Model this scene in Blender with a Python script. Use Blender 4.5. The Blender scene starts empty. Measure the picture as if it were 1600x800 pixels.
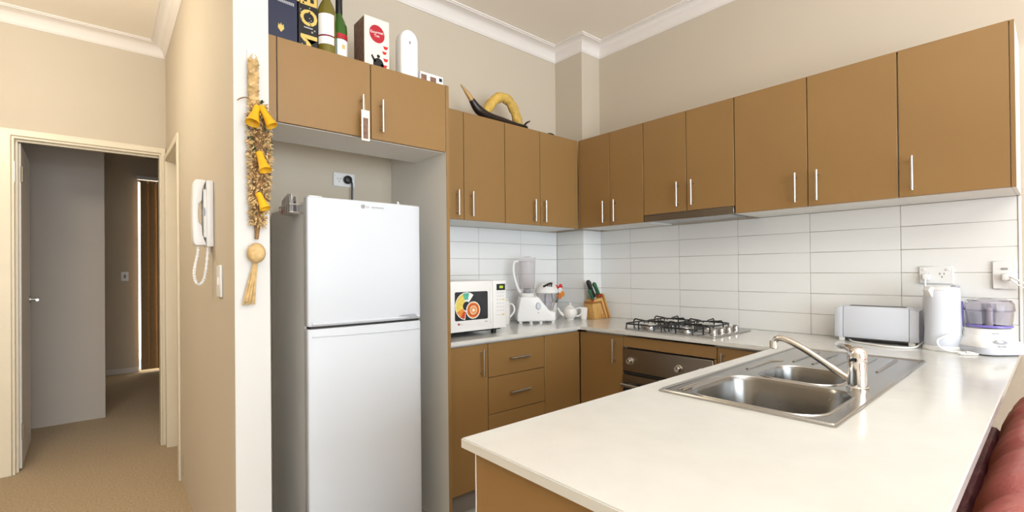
import bpy, bmesh, math, random
from mathutils import Vector, Matrix
random.seed(7)
PI = math.pi
S = bpy.context.scene
C = S.collection

# ------------------------------------------------------------------ camera
cam_d = bpy.data.cameras.new('camera')
cam = bpy.data.objects.new('camera', cam_d); C.objects.link(cam)
F_PX, YAW, PITCH, ROLL = 737.81, 0.7120, 0.00503, -0.00964
CAM = Vector((-2.8217, -2.5903, 1.2512))
fw = Vector((math.sin(YAW)*math.cos(PITCH), math.cos(YAW)*math.cos(PITCH), math.sin(PITCH)))
rt0 = Vector((math.cos(YAW), -math.sin(YAW), 0)); up0 = rt0.cross(fw)
rt = rt0*math.cos(ROLL) + up0*math.sin(ROLL)
up = up0*math.cos(ROLL) - rt0*math.sin(ROLL)
M = Matrix.Identity(4)
for i in range(3):
    M[i][0], M[i][1], M[i][2], M[i][3] = rt[i], up[i], -fw[i], CAM[i]
cam.matrix_world = M
cam_d.sensor_width = 36.0
cam_d.lens = F_PX/1600*36.0
cam_d.shift_y = 18.8/1600
cam_d.clip_start = 0.02
S.camera = cam

# ------------------------------------------------------------------ light
W = bpy.data.worlds.new('world'); S.world = W; W.use_nodes = True
bg = W.node_tree.nodes['Background']
bg.inputs[0].default_value = (0.86, 0.93, 1.0, 1); bg.inputs[1].default_value = 1.2

def area(name, loc, rot, sx, sy, power, col):
    d = bpy.data.lights.new(name, 'AREA'); d.shape = 'RECTANGLE'; d.size = sx; d.size_y = sy
    d.energy = power; d.color = col
    o = bpy.data.objects.new(name, d); C.objects.link(o); o.location = loc; o.rotation_euler = rot
    return o
# daylight through the big living-room window behind the camera
area('window_daylight', (-2.55, -6.30, 1.25), (PI/2, 0, 0), 3.3, 2.4, 232, (0.80, 0.905, 1.0))
# unseen fill light added behind the camera, facing up to brighten the ceiling
area('ceiling_fill', (-2.6, -4.0, 1.75), (PI, 0, 0), 0.5, 0.5, 150, (0.84, 0.92, 1.0))
# oyster light on the kitchen ceiling
area('kitchen_ceiling_lamp', (-1.36, -2.59, 2.84), (0, 0, 0), 0.30, 0.30, 2.2, (1.0, 0.95, 0.87))
# warm lamp in the hall
d = bpy.data.lights.new('hall_lamp', 'POINT'); d.energy = 39; d.color = (1.0, 0.92, 0.74); d.shadow_soft_size = 0.12
o = bpy.data.objects.new('hall_lamp', d); C.objects.link(o); o.location = (-3.50, 0.30, 2.38)
# daylight outside the glass door at the end of the passage
area('passage_door_daylight', (-2.15, 5.55, 1.3), (-PI/2, 0, 0), 0.9, 2.4, 40, (1.0, 0.90, 0.70))

S.view_settings.view_transform = 'Standard'
S.view_settings.look = 'None'
S.view_settings.gamma = 1.0
S.view_settings.exposure = -0.09

# ------------------------------------------------------------------ materials
def mat(name, col, rough=0.5, metal=0.0, var=0.0, vscale=6.0, bump=0.0, bscale=60.0, trans=0.0, ior=1.45,
        alpha=1.0, coat=0.0, stretch=None, emit=None, estr=0.0, rvar=0.0, sheen=0.0, spec=0.5):
    m = bpy.data.materials.new(name); m.use_nodes = True
    nt = m.node_tree; b = nt.nodes['Principled BSDF']
    b.inputs['Base Color'].default_value = (*col, 1)
    b.inputs['Roughness'].default_value = rough
    b.inputs['Metallic'].default_value = metal
    b.inputs['IOR'].default_value = ior
    b.inputs['Transmission Weight'].default_value = trans
    b.inputs['Alpha'].default_value = alpha
    b.inputs['Coat Weight'].default_value = coat
    b.inputs['Sheen Weight'].default_value = sheen
    b.inputs['Specular IOR Level'].default_value = spec
    if emit:
        b.inputs['Emission Color'].default_value = (*emit, 1); b.inputs['Emission Strength'].default_value = estr
    tc = nt.nodes.new('ShaderNodeTexCoord'); src = tc.outputs['Object']
    if stretch:
        mp = nt.nodes.new('ShaderNodeMapping'); mp.inputs['Scale'].default_value = stretch
        nt.links.new(src, mp.inputs['Vector']); src = mp.outputs['Vector']
    if var or rvar:
        n = nt.nodes.new('ShaderNodeTexNoise'); n.inputs['Scale'].default_value = vscale; n.inputs['Detail'].default_value = 5
        nt.links.new(src, n.inputs['Vector'])
        if var:
            r = nt.nodes.new('ShaderNodeValToRGB')
            r.color_ramp.elements[0].position = 0.3; r.color_ramp.elements[1].position = 0.7
            r.color_ramp.elements[0].color = (*[max(0, c*(1-var)) for c in col], 1)
            r.color_ramp.elements[1].color = (*[min(1, c*(1+var)) for c in col], 1)
            nt.links.new(n.outputs['Fac'], r.inputs['Fac']); nt.links.new(r.outputs['Color'], b.inputs['Base Color'])
        if rvar:
            mr = nt.nodes.new('ShaderNodeMapRange')
            mr.inputs['To Min'].default_value = max(0, rough-rvar); mr.inputs['To Max'].default_value = rough+rvar
            nt.links.new(n.outputs['Fac'], mr.inputs['Value']); nt.links.new(mr.outputs['Result'], b.inputs['Roughness'])
    if bump:
        n2 = nt.nodes.new('ShaderNodeTexNoise'); n2.inputs['Scale'].default_value = bscale; n2.inputs['Detail'].default_value = 4
        nt.links.new(src, n2.inputs['Vector'])
        bp = nt.nodes.new('ShaderNodeBump'); bp.inputs['Strength'].default_value = bump; bp.inputs['Distance'].default_value = 0.01
        nt.links.new(n2.outputs['Fac'], bp.inputs['Height']); nt.links.new(bp.outputs['Normal'], b.inputs['Normal'])
    return m

WALL = mat('wall_paint', (0.575, 0.497, 0.395), 0.75, var=0.015, vscale=2, bump=0.03, bscale=120)
ENDW = mat('lighter_wall_end', (0.655, 0.635, 0.605), 0.6, var=0.012, vscale=3)  # wall end coloured lighter and less yellow than the other walls
PWALL = mat('passage_wall_paint', (0.52, 0.465, 0.41), 0.7, var=0.012, vscale=3)
CEIL = mat('ceiling_paint', (0.90, 0.83, 0.735), 0.85, var=0.01, vscale=2)
CORN = mat('cornice_plaster', (0.80, 0.745, 0.70), 0.7)
TRIM = mat('door_frame_paint', (0.74, 0.65, 0.50), 0.35, var=0.02)
DOORW = mat('white_door_paint', (0.70, 0.655, 0.60), 0.45, var=0.02, vscale=3)
CARPET = mat('carpet', (0.50, 0.35, 0.18), 0.95, var=0.25, vscale=90, bump=0.8, bscale=260, sheen=0.3)
FTILE = mat('floor_tile', (0.42, 0.38, 0.33), 0.35, var=0.06, vscale=5)
TAN = mat('tan_laminate', (0.275, 0.154, 0.054), 0.36, var=0.03, vscale=3, rvar=0.03)
TANEDGE = mat('tan_edge_banding', (0.265, 0.145, 0.05), 0.4, var=0.03)
MEL = mat('white_melamine', (0.74, 0.72, 0.68), 0.4, var=0.01)
KICK = mat('grey_kickboard', (0.22, 0.19, 0.165), 0.35, var=0.04)
STONE = mat('cream_stone_top', (0.65, 0.64, 0.61), 0.13, var=0.025, vscale=14, rvar=0.02, coat=0.15)
TILE = mat('white_glazed_tile', (0.80, 0.80, 0.79), 0.12, var=0.015, vscale=1.5)
GROUT = mat('grey_grout', (0.43, 0.39, 0.34), 0.9, var=0.08, vscale=40)
STEEL = mat('stainless_steel', (0.44, 0.43, 0.415), 0.24, 1.0, rvar=0.04, vscale=5, stretch=(1, 5, 5))
STEELD = mat('stainless_steel_front', (0.27, 0.235, 0.195), 0.30, 1.0, rvar=0.04, vscale=8, stretch=(40, 2, 40))
BOWL = mat('stainless_bowl', (0.27, 0.262, 0.25), 0.26, 1.0, rvar=0.04, vscale=5, stretch=(1, 5, 5))
NICKEL = mat('brushed_nickel', (0.62, 0.60, 0.57), 0.30, 1.0, rvar=0.03, vscale=60)
CHROME = mat('chrome', (0.80, 0.79, 0.78), 0.06, 1.0, rvar=0.02)
IRON = mat('black_enamel_wire', (0.012, 0.011, 0.011), 0.35, var=0.1)
BLACK = mat('black_plastic', (0.012, 0.012, 0.013), 0.4, var=0.1)
DARK = mat('dark_gap', (0.03, 0.026, 0.022), 0.7, var=0.1)
FRW = mat('white_enamel', (0.63, 0.655, 0.70), 0.40, var=0.006, spec=0.22)
FRS = mat('fridge_side_enamel', (0.66, 0.645, 0.625), 0.4, var=0.02)
WPL = mat('white_plastic', (0.80, 0.79, 0.78), 0.32, var=0.01)
WPB = mat('cool_white_plastic', (0.63, 0.655, 0.72), 0.36, var=0.01)
GREYPL = mat('grey_plastic', (0.36, 0.37, 0.41), 0.35, var=0.03)
LGREY = mat('light_grey_plastic', (0.55, 0.57, 0.63), 0.35, var=0.03)
PURPLE = mat('purple_plastic', (0.22, 0.18, 0.55), 0.25, var=0.03)
CLEAR = mat('clear_plastic', (0.86, 0.84, 0.88), 0.06, trans=1.0, ior=1.25, rvar=0.02)
SMOKE = mat('smoky_clear_plastic', (0.90, 0.87, 0.88), 0.08, trans=0.95, ior=1.15, rvar=0.02)
CHINA = mat('white_china', (0.80, 0.77, 0.74), 0.12, var=0.01)
BAMBOO = mat('light_bamboo', (0.60, 0.335, 0.10), 0.4, var=0.18, vscale=9, stretch=(6, 6, 1))
BAMBOOD = mat('dark_bamboo', (0.36, 0.13, 0.03), 0.4, var=0.2, vscale=9)
KGREEN = mat('dark_green_handle', (0.02, 0.11, 0.045), 0.35, var=0.1)
KRED = mat('red_bolster', (0.50, 0.02, 0.02), 0.35, var=0.05)
NAVY = mat('navy_card', (0.022, 0.027, 0.06), 0.35, var=0.06)
BLACKC = mat('black_card', (0.012, 0.012, 0.014), 0.3, var=0.1)
GOLD = mat('gold_print', (0.72, 0.50, 0.14), 0.35, 0.2, var=0.05)
SILV = mat('silver_print', (0.45, 0.44, 0.45), 0.4, 0.2, var=0.1)
CREAMC = mat('cream_card', (0.85, 0.80, 0.66), 0.45, var=0.01)
REDP = mat('red_print', (0.46, 0.015, 0.03), 0.4, var=0.06)
REDB = mat('bright_red_print', (0.65, 0.02, 0.02), 0.4, var=0.06)
BROWNP = mat('brown_print', (0.20, 0.105, 0.07), 0.45, var=0.35, vscale=50)
WHITEP = mat('white_print', (0.85, 0.85, 0.84), 0.5, var=0.01)
GREYP = mat('grey_print', (0.30, 0.30, 0.31), 0.5, var=0.05)
MAROON = mat('maroon_print', (0.20, 0.02, 0.03), 0.5, var=0.1)
OLIVE = mat('olive_glass', (0.16, 0.13, 0.012), 0.06, var=0.1, coat=0.5)
GREENG = mat('green_glass', (0.035, 0.11, 0.012), 0.06, var=0.15, coat=0.5)
HORN = mat('black_horn', (0.018, 0.010, 0.008), 0.3, var=0.3, vscale=20)
HORNT = mat('pale_horn_tip', (0.42, 0.25, 0.09), 0.35, var=0.3, vscale=30)
SPONGE = mat('yellow_gourd_skin', (0.62, 0.40, 0.09), 0.7, var=0.22, vscale=22, bump=0.7, bscale=45)
YEL = mat('yellow_felt', (0.78, 0.42, 0.01), 0.7, var=0.12, vscale=15)
STRAW = mat('pale_straw', (0.62, 0.42, 0.19), 0.7, var=0.25, vscale=40)
STRAWD = mat('brown_dried_leaf', (0.26, 0.14, 0.055), 0.8, var=0.4, vscale=40)
GRNLEAF = mat('dark_green_leaf', (0.03, 0.06, 0.02), 0.6, var=0.3, vscale=30)
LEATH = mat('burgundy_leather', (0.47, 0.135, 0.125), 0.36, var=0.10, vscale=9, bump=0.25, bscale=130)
LEATHD = mat('shaded_burgundy_leather', (0.16, 0.048, 0.062), 0.38, var=0.12, vscale=7, bump=0.2, bscale=130)  # same sofa leather, with the shade behind the peninsula put into its colour
LCD = mat('green_display', (0.25, 0.35, 0.03), 0.3, emit=(0.55, 0.75, 0.05), estr=0.5)
MWGLASS = mat('microwave_window', (0.03, 0.03, 0.033), 0.15, var=0.25, vscale=14)
STICK = {k: mat('sticker_' + k, c, 0.4, var=0.15, vscale=60) for k, c in dict(
    green=(0.10, 0.42, 0.30), yellow=(0.75, 0.58, 0.12), orange=(0.72, 0.25, 0.04), red=(0.55, 0.06, 0.02), white=(0.82, 0.82, 0.80),
    cream=(0.72, 0.45, 0.25)).items()}
BLIND = mat('brown_blind_fabric', (0.40, 0.25, 0.12), 0.8, var=0.06, vscale=30)
GLASS = mat('window_glass', (0.95, 0.97, 0.97), 0.02, trans=1.0, ior=1.1, rvar=0.01)
ORANGE = mat('orange_fabric', (0.75, 0.20, 0.03), 0.7, var=0.15, vscale=40)
BAGC = mat('clear_bag_film', (0.52, 0.50, 0.48), 0.3, var=0.3, vscale=40)

# ------------------------------------------------------------------ mesh helpers
def nb(): return bmesh.new()

def box(bm, x0, x1, y0, y1, z0, z1, bev=0.0, seg=1):
    r = bmesh.ops.create_cube(bm, size=1.0)
    vs = r['verts']
    for v in vs:
        v.co = Vector(((x0+x1)/2+v.co.x*(x1-x0), (y0+y1)/2+v.co.y*(y1-y0), (z0+z1)/2+v.co.z*(z1-z0)))
    if bev > 0:
        es = list({e for v in vs for e in v.link_edges})
        bmesh.ops.bevel(bm, geom=es, offset=bev, segments=seg, affect='EDGES', profile=0.5)
    return bm

def lathe(bm, prof, n=24, c=(0, 0, 0), sx=1.0, sy=1.0, cap=True):
    rings = []
    for r, z in prof:
        rings.append([bm.verts.new((c[0]+sx*r*math.cos(2*PI*k/n), c[1]+sy*r*math.sin(2*PI*k/n), c[2]+z)) for k in range(n)])
    for a, b in zip(rings, rings[1:]):
        for k in range(n):
            bm.faces.new((a[k], a[(k+1) % n], b[(k+1) % n], b[k]))
    if cap:
        bm.faces.new(list(reversed(rings[0]))); bm.faces.new(rings[-1])
    return bm

def tube(bm, pts, r, n=8, closed=False, cap=True):
    pts = [Vector(p) for p in pts]; N = len(pts)
    rad = r if isinstance(r, (list, tuple)) else [r]*N
    t0 = (pts[1]-pts[0]).normalized()
    ref = Vector((0, 0, 1)) if abs(t0.z) < 0.9 else Vector((1, 0, 0))
    nrm = t0.cross(ref).normalized(); rings = []
    for i in range(N):
        if closed: t = (pts[(i+1) % N]-pts[i-1]).normalized()
        else: t = (pts[min(i+1, N-1)]-pts[max(i-1, 0)]).normalized()
        nrm = (nrm - t*nrm.dot(t)).normalized(); bi = t.cross(nrm)
        rings.append([bm.verts.new(pts[i]+rad[i]*(nrm*math.cos(2*PI*k/n)+bi*math.sin(2*PI*k/n))) for k in range(n)])
    prs = list(zip(rings, rings[1:]))
    if closed: prs.append((rings[-1], rings[0]))
    for a, b in prs:
        for k in range(n):
            try: bm.faces.new((a[k], a[(k+1) % n], b[(k+1) % n], b[k]))
            except ValueError: pass
    if cap and not closed:
        bm.faces.new(list(reversed(rings[0]))); bm.faces.new(rings[-1])
    return bm

def prism(bm, poly, a0, a1, axis='z', bev=0.0, seg=1):
    """poly: 2D points; axis z -> (x,y), y -> (x,z), x -> (y,z)."""
    def P(p, a):
        if axis == 'z': return (p[0], p[1], a)
        if axis == 'y': return (p[0], a, p[1])
        return (a, p[0], p[1])
    va = [bm.verts.new(P(p, a0)) for p in poly]; vb = [bm.verts.new(P(p, a1)) for p in poly]
    fs = [bm.faces.new(va), bm.faces.new(vb)]
    n = len(poly)
    for k in range(n): fs.append(bm.faces.new((va[k], va[(k+1) % n], vb[(k+1) % n], vb[k])))
    bmesh.ops.recalc_face_normals(bm, faces=fs)
    if bev:
        es = [e for e in {e for f in fs for e in f.edges} if e.calc_face_angle(0) > 0.6]
        bmesh.ops.bevel(bm, geom=es, offset=bev, segments=seg, affect='EDGES', profile=0.5)
    return bm

def ball(bm, c, r, u=16, v=10, s=(1, 1, 1)):
    m = Matrix.Translation(c) @ Matrix.Diagonal((r*s[0], r*s[1], r*s[2], 1))
    bmesh.ops.create_uvsphere(bm, u_segments=u, v_segments=v, radius=1.0, matrix=m); return bm

def smooth_pts(pts, n=8):
    pts = [Vector(p) for p in pts]; P = [pts[0]]+pts+[pts[-1]]; out = []
    for i in range(1, len(P)-2):
        for k in range(n):
            t = k/n; a, b, c, d = P[i-1], P[i], P[i+1], P[i+2]
            out.append(0.5*((2*b)+(c-a)*t+(2*a-5*b+4*c-d)*t*t+(3*b-a-3*c+d)*t**3))
    out.append(pts[-1]); return out

def rrect(x0, x1, y0, y1, r, n=6):
    out = []
    for cx, cy, a in ((x1-r, y1-r, 0), (x0+r, y1-r, PI/2), (x0+r, y0+r, PI), (x1-r, y0+r, 1.5*PI)):
        for k in range(n+1):
            t = a+PI/2*k/n; out.append((cx+r*math.cos(t), cy+r*math.sin(t)))
    return out

def root_matrix(p):
    while p.parent: p = p.parent
    return Matrix.Translation(p.location) @ p.rotation_euler.to_matrix().to_4x4()

def to_mesh(name, bm, recalc=True, sharp=38):
    if recalc: bmesh.ops.recalc_face_normals(bm, faces=bm.faces[:])
    for f in bm.faces: f.smooth = True
    lim = math.radians(sharp)
    for e in bm.edges:
        if len(e.link_faces) != 2 or e.calc_face_angle(0) > lim: e.smooth = False
    me = bpy.data.meshes.new(name); bm.to_mesh(me); bm.free()
    return me

def obj(name, bm, m, parent=None, local=False, label=None, recalc=True):
    me = to_mesh(name, bm, recalc); me.materials.append(m)
    o = bpy.data.objects.new(name, me); C.objects.link(o)
    if parent is not None:
        o.parent = parent
        if not local: me.transform(root_matrix(parent).inverted())
    if label: o['label'] = label
    return o

def thing(name, label, cat, loc=(0, 0, 0), rz=0.0, group=None):
    o = bpy.data.objects.new(name, None); C.objects.link(o); o.empty_display_size = 0.05
    o.location = loc; o.rotation_euler = (0, 0, rz); o['label'] = label; o['category'] = cat
    if group: o['group'] = group
    return o

def struct(name, bm, m, parent=None):
    o = obj(name, bm, m, parent)
    if parent is None: o['kind'] = 'structure'
    return o

def struct_root(name, loc=(0, 0, 0)):
    o = bpy.data.objects.new(name, None); C.objects.link(o); o.location = loc; o['kind'] = 'structure'; return o

def text(s, size, m, parent, origin, xd, yd, name='lettering', local=False, ext=0.0004, align='LEFT', sx=1.0, bold=0.0):
    cu = bpy.data.curves.new(name, 'FONT'); cu.body = s; cu.size = size; cu.extrude = ext; cu.align_x = align; cu.resolution_u = 3; cu.offset = bold
    t = bpy.data.objects.new(name, cu); C.objects.link(t)
    bpy.context.view_layer.update()
    me = bpy.data.meshes.new_from_object(t.evaluated_get(bpy.context.evaluated_depsgraph_get()))
    bpy.data.objects.remove(t); bpy.data.curves.remove(cu)
    xd = Vector(xd).normalized(); yd = Vector(yd).normalized(); zd = xd.cross(yd)
    mm = Matrix.Identity(4)
    for i in range(3): mm[i][0], mm[i][1], mm[i][2], mm[i][3] = xd[i]*sx, yd[i], zd[i], origin[i]
    me.transform(mm); me.name = name; me.materials.clear(); me.materials.append(m)
    o = bpy.data.objects.new(name, me); C.objects.link(o); o.parent = parent
    if not local: me.transform(root_matrix(parent).inverted())
    return o

def disc(bm, c, r, xd, yd, n=24, th=0.0006, sx=1, sy=1):
    xd = Vector(xd).normalized(); yd = Vector(yd).normalized(); zd = xd.cross(yd); c = Vector(c)
    a = [bm.verts.new(c+xd*r*sx*math.cos(2*PI*k/n)+yd*r*sy*math.sin(2*PI*k/n)) for k in range(n)]
    b = [bm.verts.new(v.co+zd*th) for v in a]
    bm.faces.new(a); bm.faces.new(b)
    for k in range(n): bm.faces.new((a[k], a[(k+1) % n], b[(k+1) % n], b[k]))
    return bm

def poly_plate(bm, pts, xd, yd, org, th=0.0006):
    xd = Vector(xd).normalized(); yd = Vector(yd).normalized(); zd = xd.cross(yd); org = Vector(org)
    a = [bm.verts.new(org+xd*p[0]+yd*p[1]) for p in pts]; b = [bm.verts.new(v.co+zd*th) for v in a]
    bm.faces.new(a); bm.faces.new(b); n = len(pts)
    for k in range(n): bm.faces.new((a[k], a[(k+1) % n], b[(k+1) % n], b[k]))
    return bm

# ------------------------------------------------------------------ the setting
H = 2.92
XH = -2.475                      # hall side wall plane
struct('floor', box(nb(), -5.7, 0.1, -6.5, 5.3, -0.06, 0.0), CARPET)
fk = struct_root('floor_kitchen', (-1.2, -1.2, 0.0))
for i in range(6):
    for j in range(6):
        x0 = -2.36+i*0.30; y0 = -1.80+j*0.30
        x1 = min(x0+0.296, -0.57); y1 = min(y0+0.296, -0.03 if x0 < -1.7 else -0.09)
        obj('tile', box(nb(), x0, x1, y0, y1, 0.0, 0.008, 0.0015), FTILE, fk)
obj('grout', box(nb(), -2.36, -0.57, -1.80, -0.09, 0.0, 0.005), GROUT, fk)
struct('ceiling', box(nb(), -5.7, 0.1, -6.5, 1.8, H, H+0.08), CEIL)
struct('ceiling_passage', box(nb(), -4.5, -1.6, 1.8, 5.3, H, H+0.08), CEIL)

wb = struct('wall_back', box(nb(), -2.36, 0.1, -0.08, 0.02, 0, H), WALL)
wc = struct('wall_corner', box(nb(), -0.20, 0.0, -0.345, -0.08, 0, H), WALL)
wr = struct('wall_right', box(nb(), 0.0, 0.1, -6.5, 0.02, 0, H), WALL)
bm = nb(); box(bm, XH, -2.36, -0.69, 0.90, 0, H); box(bm, XH, -2.36, 1.63, 1.80, 0, H); box(bm, XH, -2.36, 0.90, 1.63, 2.08, H)
ws = struct('wall_hall_side', bm, WALL)
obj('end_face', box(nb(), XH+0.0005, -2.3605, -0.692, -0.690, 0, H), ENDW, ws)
bm = nb(); box(bm, -5.7, -3.285, 1.70, 1.80, 0, H); box(bm, -3.285, XH, 1.70, 1.80, 2.145, H); box(bm, -2.49, XH, 1.70, 1.80, 0, 2.145)
struct('wall_hall', bm, WALL)
struct('wall_left', box(nb(), -5.7, -5.6, -6.5, 1.70, 0, H), WALL)
bm = nb(); box(bm, -5.6, -4.25, -6.5, -6.4, 0, H); box(bm, -0.35, 0, -6.5, -6.4, 0, H)
box(bm, -4.25, -0.35, -6.5, -6.4, 0, 0.2); box(bm, -4.25, -0.35, -6.5, -6.4, 2.5, H)
struct('wall_front', bm, WALL)
w = struct_root('window_1', (-2.3, -6.45, 0.2))
bm = nb()
for a, b_ in ((-4.25, -4.19), (-0.41, -0.35), (-2.95, -2.89), (-1.65, -1.59)): box(bm, a, b_, -6.47, -6.42, 0.2, 2.5)
box(bm, -4.25, -0.35, -6.47, -6.42, 0.2, 0.26); box(bm, -4.25, -0.35, -6.47, -6.42, 2.44, 2.5)
obj('window_frame', bm, TRIM, w); obj('pane', box(nb(), -4.22, -0.38, -6.449, -6.443, 0.23, 2.47), GLASS, w)
# the passage beyond the hall door
struct('wall_passage_left', box(nb(), -4.4, -2.82, 2.88, 5.10, 0, H), PWALL)
bm = nb(); box(bm, -2.90, -2.495, 5.10, 5.2, 0, H); box(bm, -2.495, -1.6, 5.10, 5.2, 2.46, H)
struct('wall_passage_end', bm, WALL)
struct('wall_passage_right', box(nb(), -1.7, -1.6, 1.80, 5.1, 0, H), WALL)
struct('wall_passage_side', box(nb(), -4.5, -4.4, 1.80, 5.1, 0, H), WALL)
struct('baseboard_passage', box(nb(), -2.82, -2.495, 5.085, 5.10, 0, 0.07, 0.004), DOORW)

# plaster cornice swept round the walls
path = [(-5.6, 1.7), (XH, 1.7), (XH, -0.69), (-2.36, -0.69), (-2.36, -0.08), (-0.20, -0.08), (-0.20, -0.345), (0, -0.345), (0, -6.4)]
prof = [(0.0, 2.830), (0.005, 2.830), (0.007, 2.836)]
for k in range(7):
    t = k/6*PI/2; prof.append((0.080-0.068*math.cos(t), 2.840+0.066*math.sin(t)))
prof += [(0.080, 2.912), (0.089, 2.912), (0.089, H), (0.0, H)]
bm = nb(); rings = []
for i, p in enumerate(path):
    p = Vector(p); n1 = n2 = None
    if i > 0:
        d_ = (p-Vector(path[i-1])).normalized(); n1 = Vector((d_.y, -d_.x))
    if i < len(path)-1:
        d_ = (Vector(path[i+1])-p).normalized(); n2 = Vector((d_.y, -d_.x))
    off = (n1+n2) if (n1 is not None and n2 is not None) else (n1 if n1 is not None else n2)
    rings.append([bm.verts.new((p.x+off.x*a, p.y+off.y*a, z)) for a, z in prof])
for a, b_ in zip(rings, rings[1:]):
    for k in range(len(prof)):
        bm.faces.new((a[k], a[(k+1) % len(prof)], b_[(k+1) % len(prof)], b_[k]))
bm.faces.new(rings[0]); bm.faces.new(rings[-1])
struct('trim_1', bm, CORN)

# hall door frame and its open leaf
d1 = struct_root('door_1', (-2.88, 1.70, 0))
for nm, a in (('jamb', (-3.285, -3.250)), ('jamb', (-2.515, -2.490))):
    obj(nm, box(nb(), a[0], a[1], 1.695, 1.80, 0, 2.115), TRIM, d1)
obj('door_head', box(nb(), -3.285, -2.490, 1.695, 1.80, 2.115, 2.145), TRIM, d1)
for a in ((-3.318, -3.262), (-2.508, -2.478)):
    obj('architrave', box(nb(), a[0], a[1], 1.680, 1.70, 0, 2.165, 0.004), TRIM, d1)
obj('architrave', box(nb(), -3.318, -2.478, 1.681, 1.70, 2.128, 2.172, 0.004), TRIM, d1)
obj('door_stop', box(nb(), -3.250, -3.238, 1.735, 1.755, 0, 2.105), TRIM, d1)
obj('door_stop', box(nb(), -3.250, -2.515, 1.735, 1.755, 2.103, 2.115), TRIM, d1)
leaf = obj('door_leaf', prism(nb(), [(-3.226, 1.768), (-3.245, 2.47), (-3.281, 2.469), (-3.262, 1.767)], 0.012, 2.10, 'z', 0.002), DOORW, d1)
bm = nb(); tube(bm, [(-3.242, 2.40, 1.07), (-3.195, 2.40, 1.07)], 0.011, 10); tube(bm, [(-3.200, 2.405, 1.07), (-3.194, 2.28, 1.07)], 0.009, 10)
lathe(bm, [(0.026, 0), (0.026, 0.008)], 16, (0, 0, 0))
for v in bm.verts[-32:]: v.co = Vector((-3.2425+v.co.z, 2.40+v.co.x, 1.07+v.co.y))
obj('door_handle', bm, NICKEL, leaf)
for z in (1.90, 0.25):
    bm = nb(); tube(bm, [(-3.222, 1.765, z-0.05), (-3.222, 1.765, z+0.05)], 0.007, 8); box(bm, -3.2250, -3.2235, 1.77, 1.80, z-0.05, z+0.05)
    obj('hinge', bm, NICKEL, leaf)
bm = nb(); box(bm, -3.2505, -3.2480, 1.705, 1.735, 1.84, 1.97)
obj('strike_plate', bm, NICKEL, d1)
# second doorway in the side wall of the hall
d2 = struct_root('door_2', (-2.43, 1.26, 0))
obj('jamb', box(nb(), XH-0.003, -2.36, 1.61, 1.63, 0, 2.08), TRIM, d2)
obj('jamb', box(nb(), XH-0.003, -2.36, 0.90, 0.92, 0, 2.08), TRIM, d2)
obj('door_head', box(nb(), XH-0.003, -2.36, 0.90, 1.63, 2.06, 2.08), TRIM, d2)
obj('architrave', box(nb(), XH-0.014, XH, 0.885, 0.925, 0, 2.10, 0.003), TRIM, d2)
obj('architrave', box(nb(), XH-0.014, XH, 1.615, 1.665, 0, 2.10, 0.003), TRIM, d2)
obj('architrave', box(nb(), XH-0.015, XH, 0.886, 1.664, 2.063, 2.105, 0.003), TRIM, d2)
obj('door_leaf', box(nb(), -2.40, -2.365, 0.922, 1.608, 0.01, 2.058), DOORW, d2)
# scuffs low on the side wall
bm = nb()
for y, z, r in ((0.80, 0.16, 0.012), (0.79, 0.12, 0.007), (0.815, 0.10, 0.006), (0.80, 0.07, 0.008), (0.78, 0.14, 0.006)):
    disc(bm, (XH, y, z), r, (0, -1, 0), (0, 0, 1), 7, 0.0008, 1, 1.8)
obj('paint_chips', bm, GREYP, ws)

# glass door and vertical blind at the far end of the passage
w2 = struct_root('window_2', (-2.05, 5.15, 0))
bm = nb(); box(bm, -2.495, -2.491, 5.12, 5.17, 0, 2.46); box(bm, -1.72, -1.70, 5.12, 5.17, 0, 2.46); box(bm, -2.495, -1.70, 5.12, 5.17, 2.44, 2.46)
obj('window_frame', bm, TRIM, w2); obj('pane', box(nb(), -2.491, -1.72, 5.142, 5.148, 0.0, 2.44), GLASS, w2)
vb = thing('vertical_blind', 'brown vertical blind with white headrail at the end of the passage', 'blind', (-2.1, 5.08, 2.44))
obj('headrail', box(nb(), -2.51, -1.705, 5.03, 5.098, 2.455, 2.50, 0.003), WPL, vb)
for k in range(9): obj('carrier_clip', ball(nb(), (-2.48+k*0.085, 5.05, 2.43), 0.014, 8, 6), NICKEL, vb)
for k in range(9):
    o = obj('slat', box(nb(), -0.046, 0.046, -0.001, 0.001, 0.030, 2.445), BLIND, vb, local=True)
    o.location = (-2.429+k*0.085+2.1, -0.03+(0.004 if k % 2 else -0.002), -2.44); o.rotation_euler = (0, 0, 0.18)
sp = thing('passage_switch', 'small white switch plate with dark rocker on the far passage wall', 'switch', (-2.628, 5.1, 1.22))
obj('plate', box(nb(), -2.665, -2.592, 5.088, 5.10, 1.165, 1.28, 0.004), WPL, sp)
obj('rocker', box(nb(), -2.638, -2.618, 5.082, 5.089, 1.20, 1.245, 0.002), GREYP, sp)

# wall ornament at the left edge
orn = thing('wall_ornament', 'orange leaf-shaped ornament on the hall wall left of the door', 'ornament', (-3.38, 1.69, 1.83))
obj('leaf', prism(nb(), [(-3.44, 1.80), (-3.37, 1.852), (-3.315, 1.842), (-3.34, 1.826), (-3.40, 1.78)], 1.655, 1.664, 'y', 0.002), ORANGE, orn)
obj('pin', tube(nb(), [(-3.39, 1.70, 1.82), (-3.39, 1.66, 1.82)], 0.004, 6), NICKEL, orn)

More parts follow.
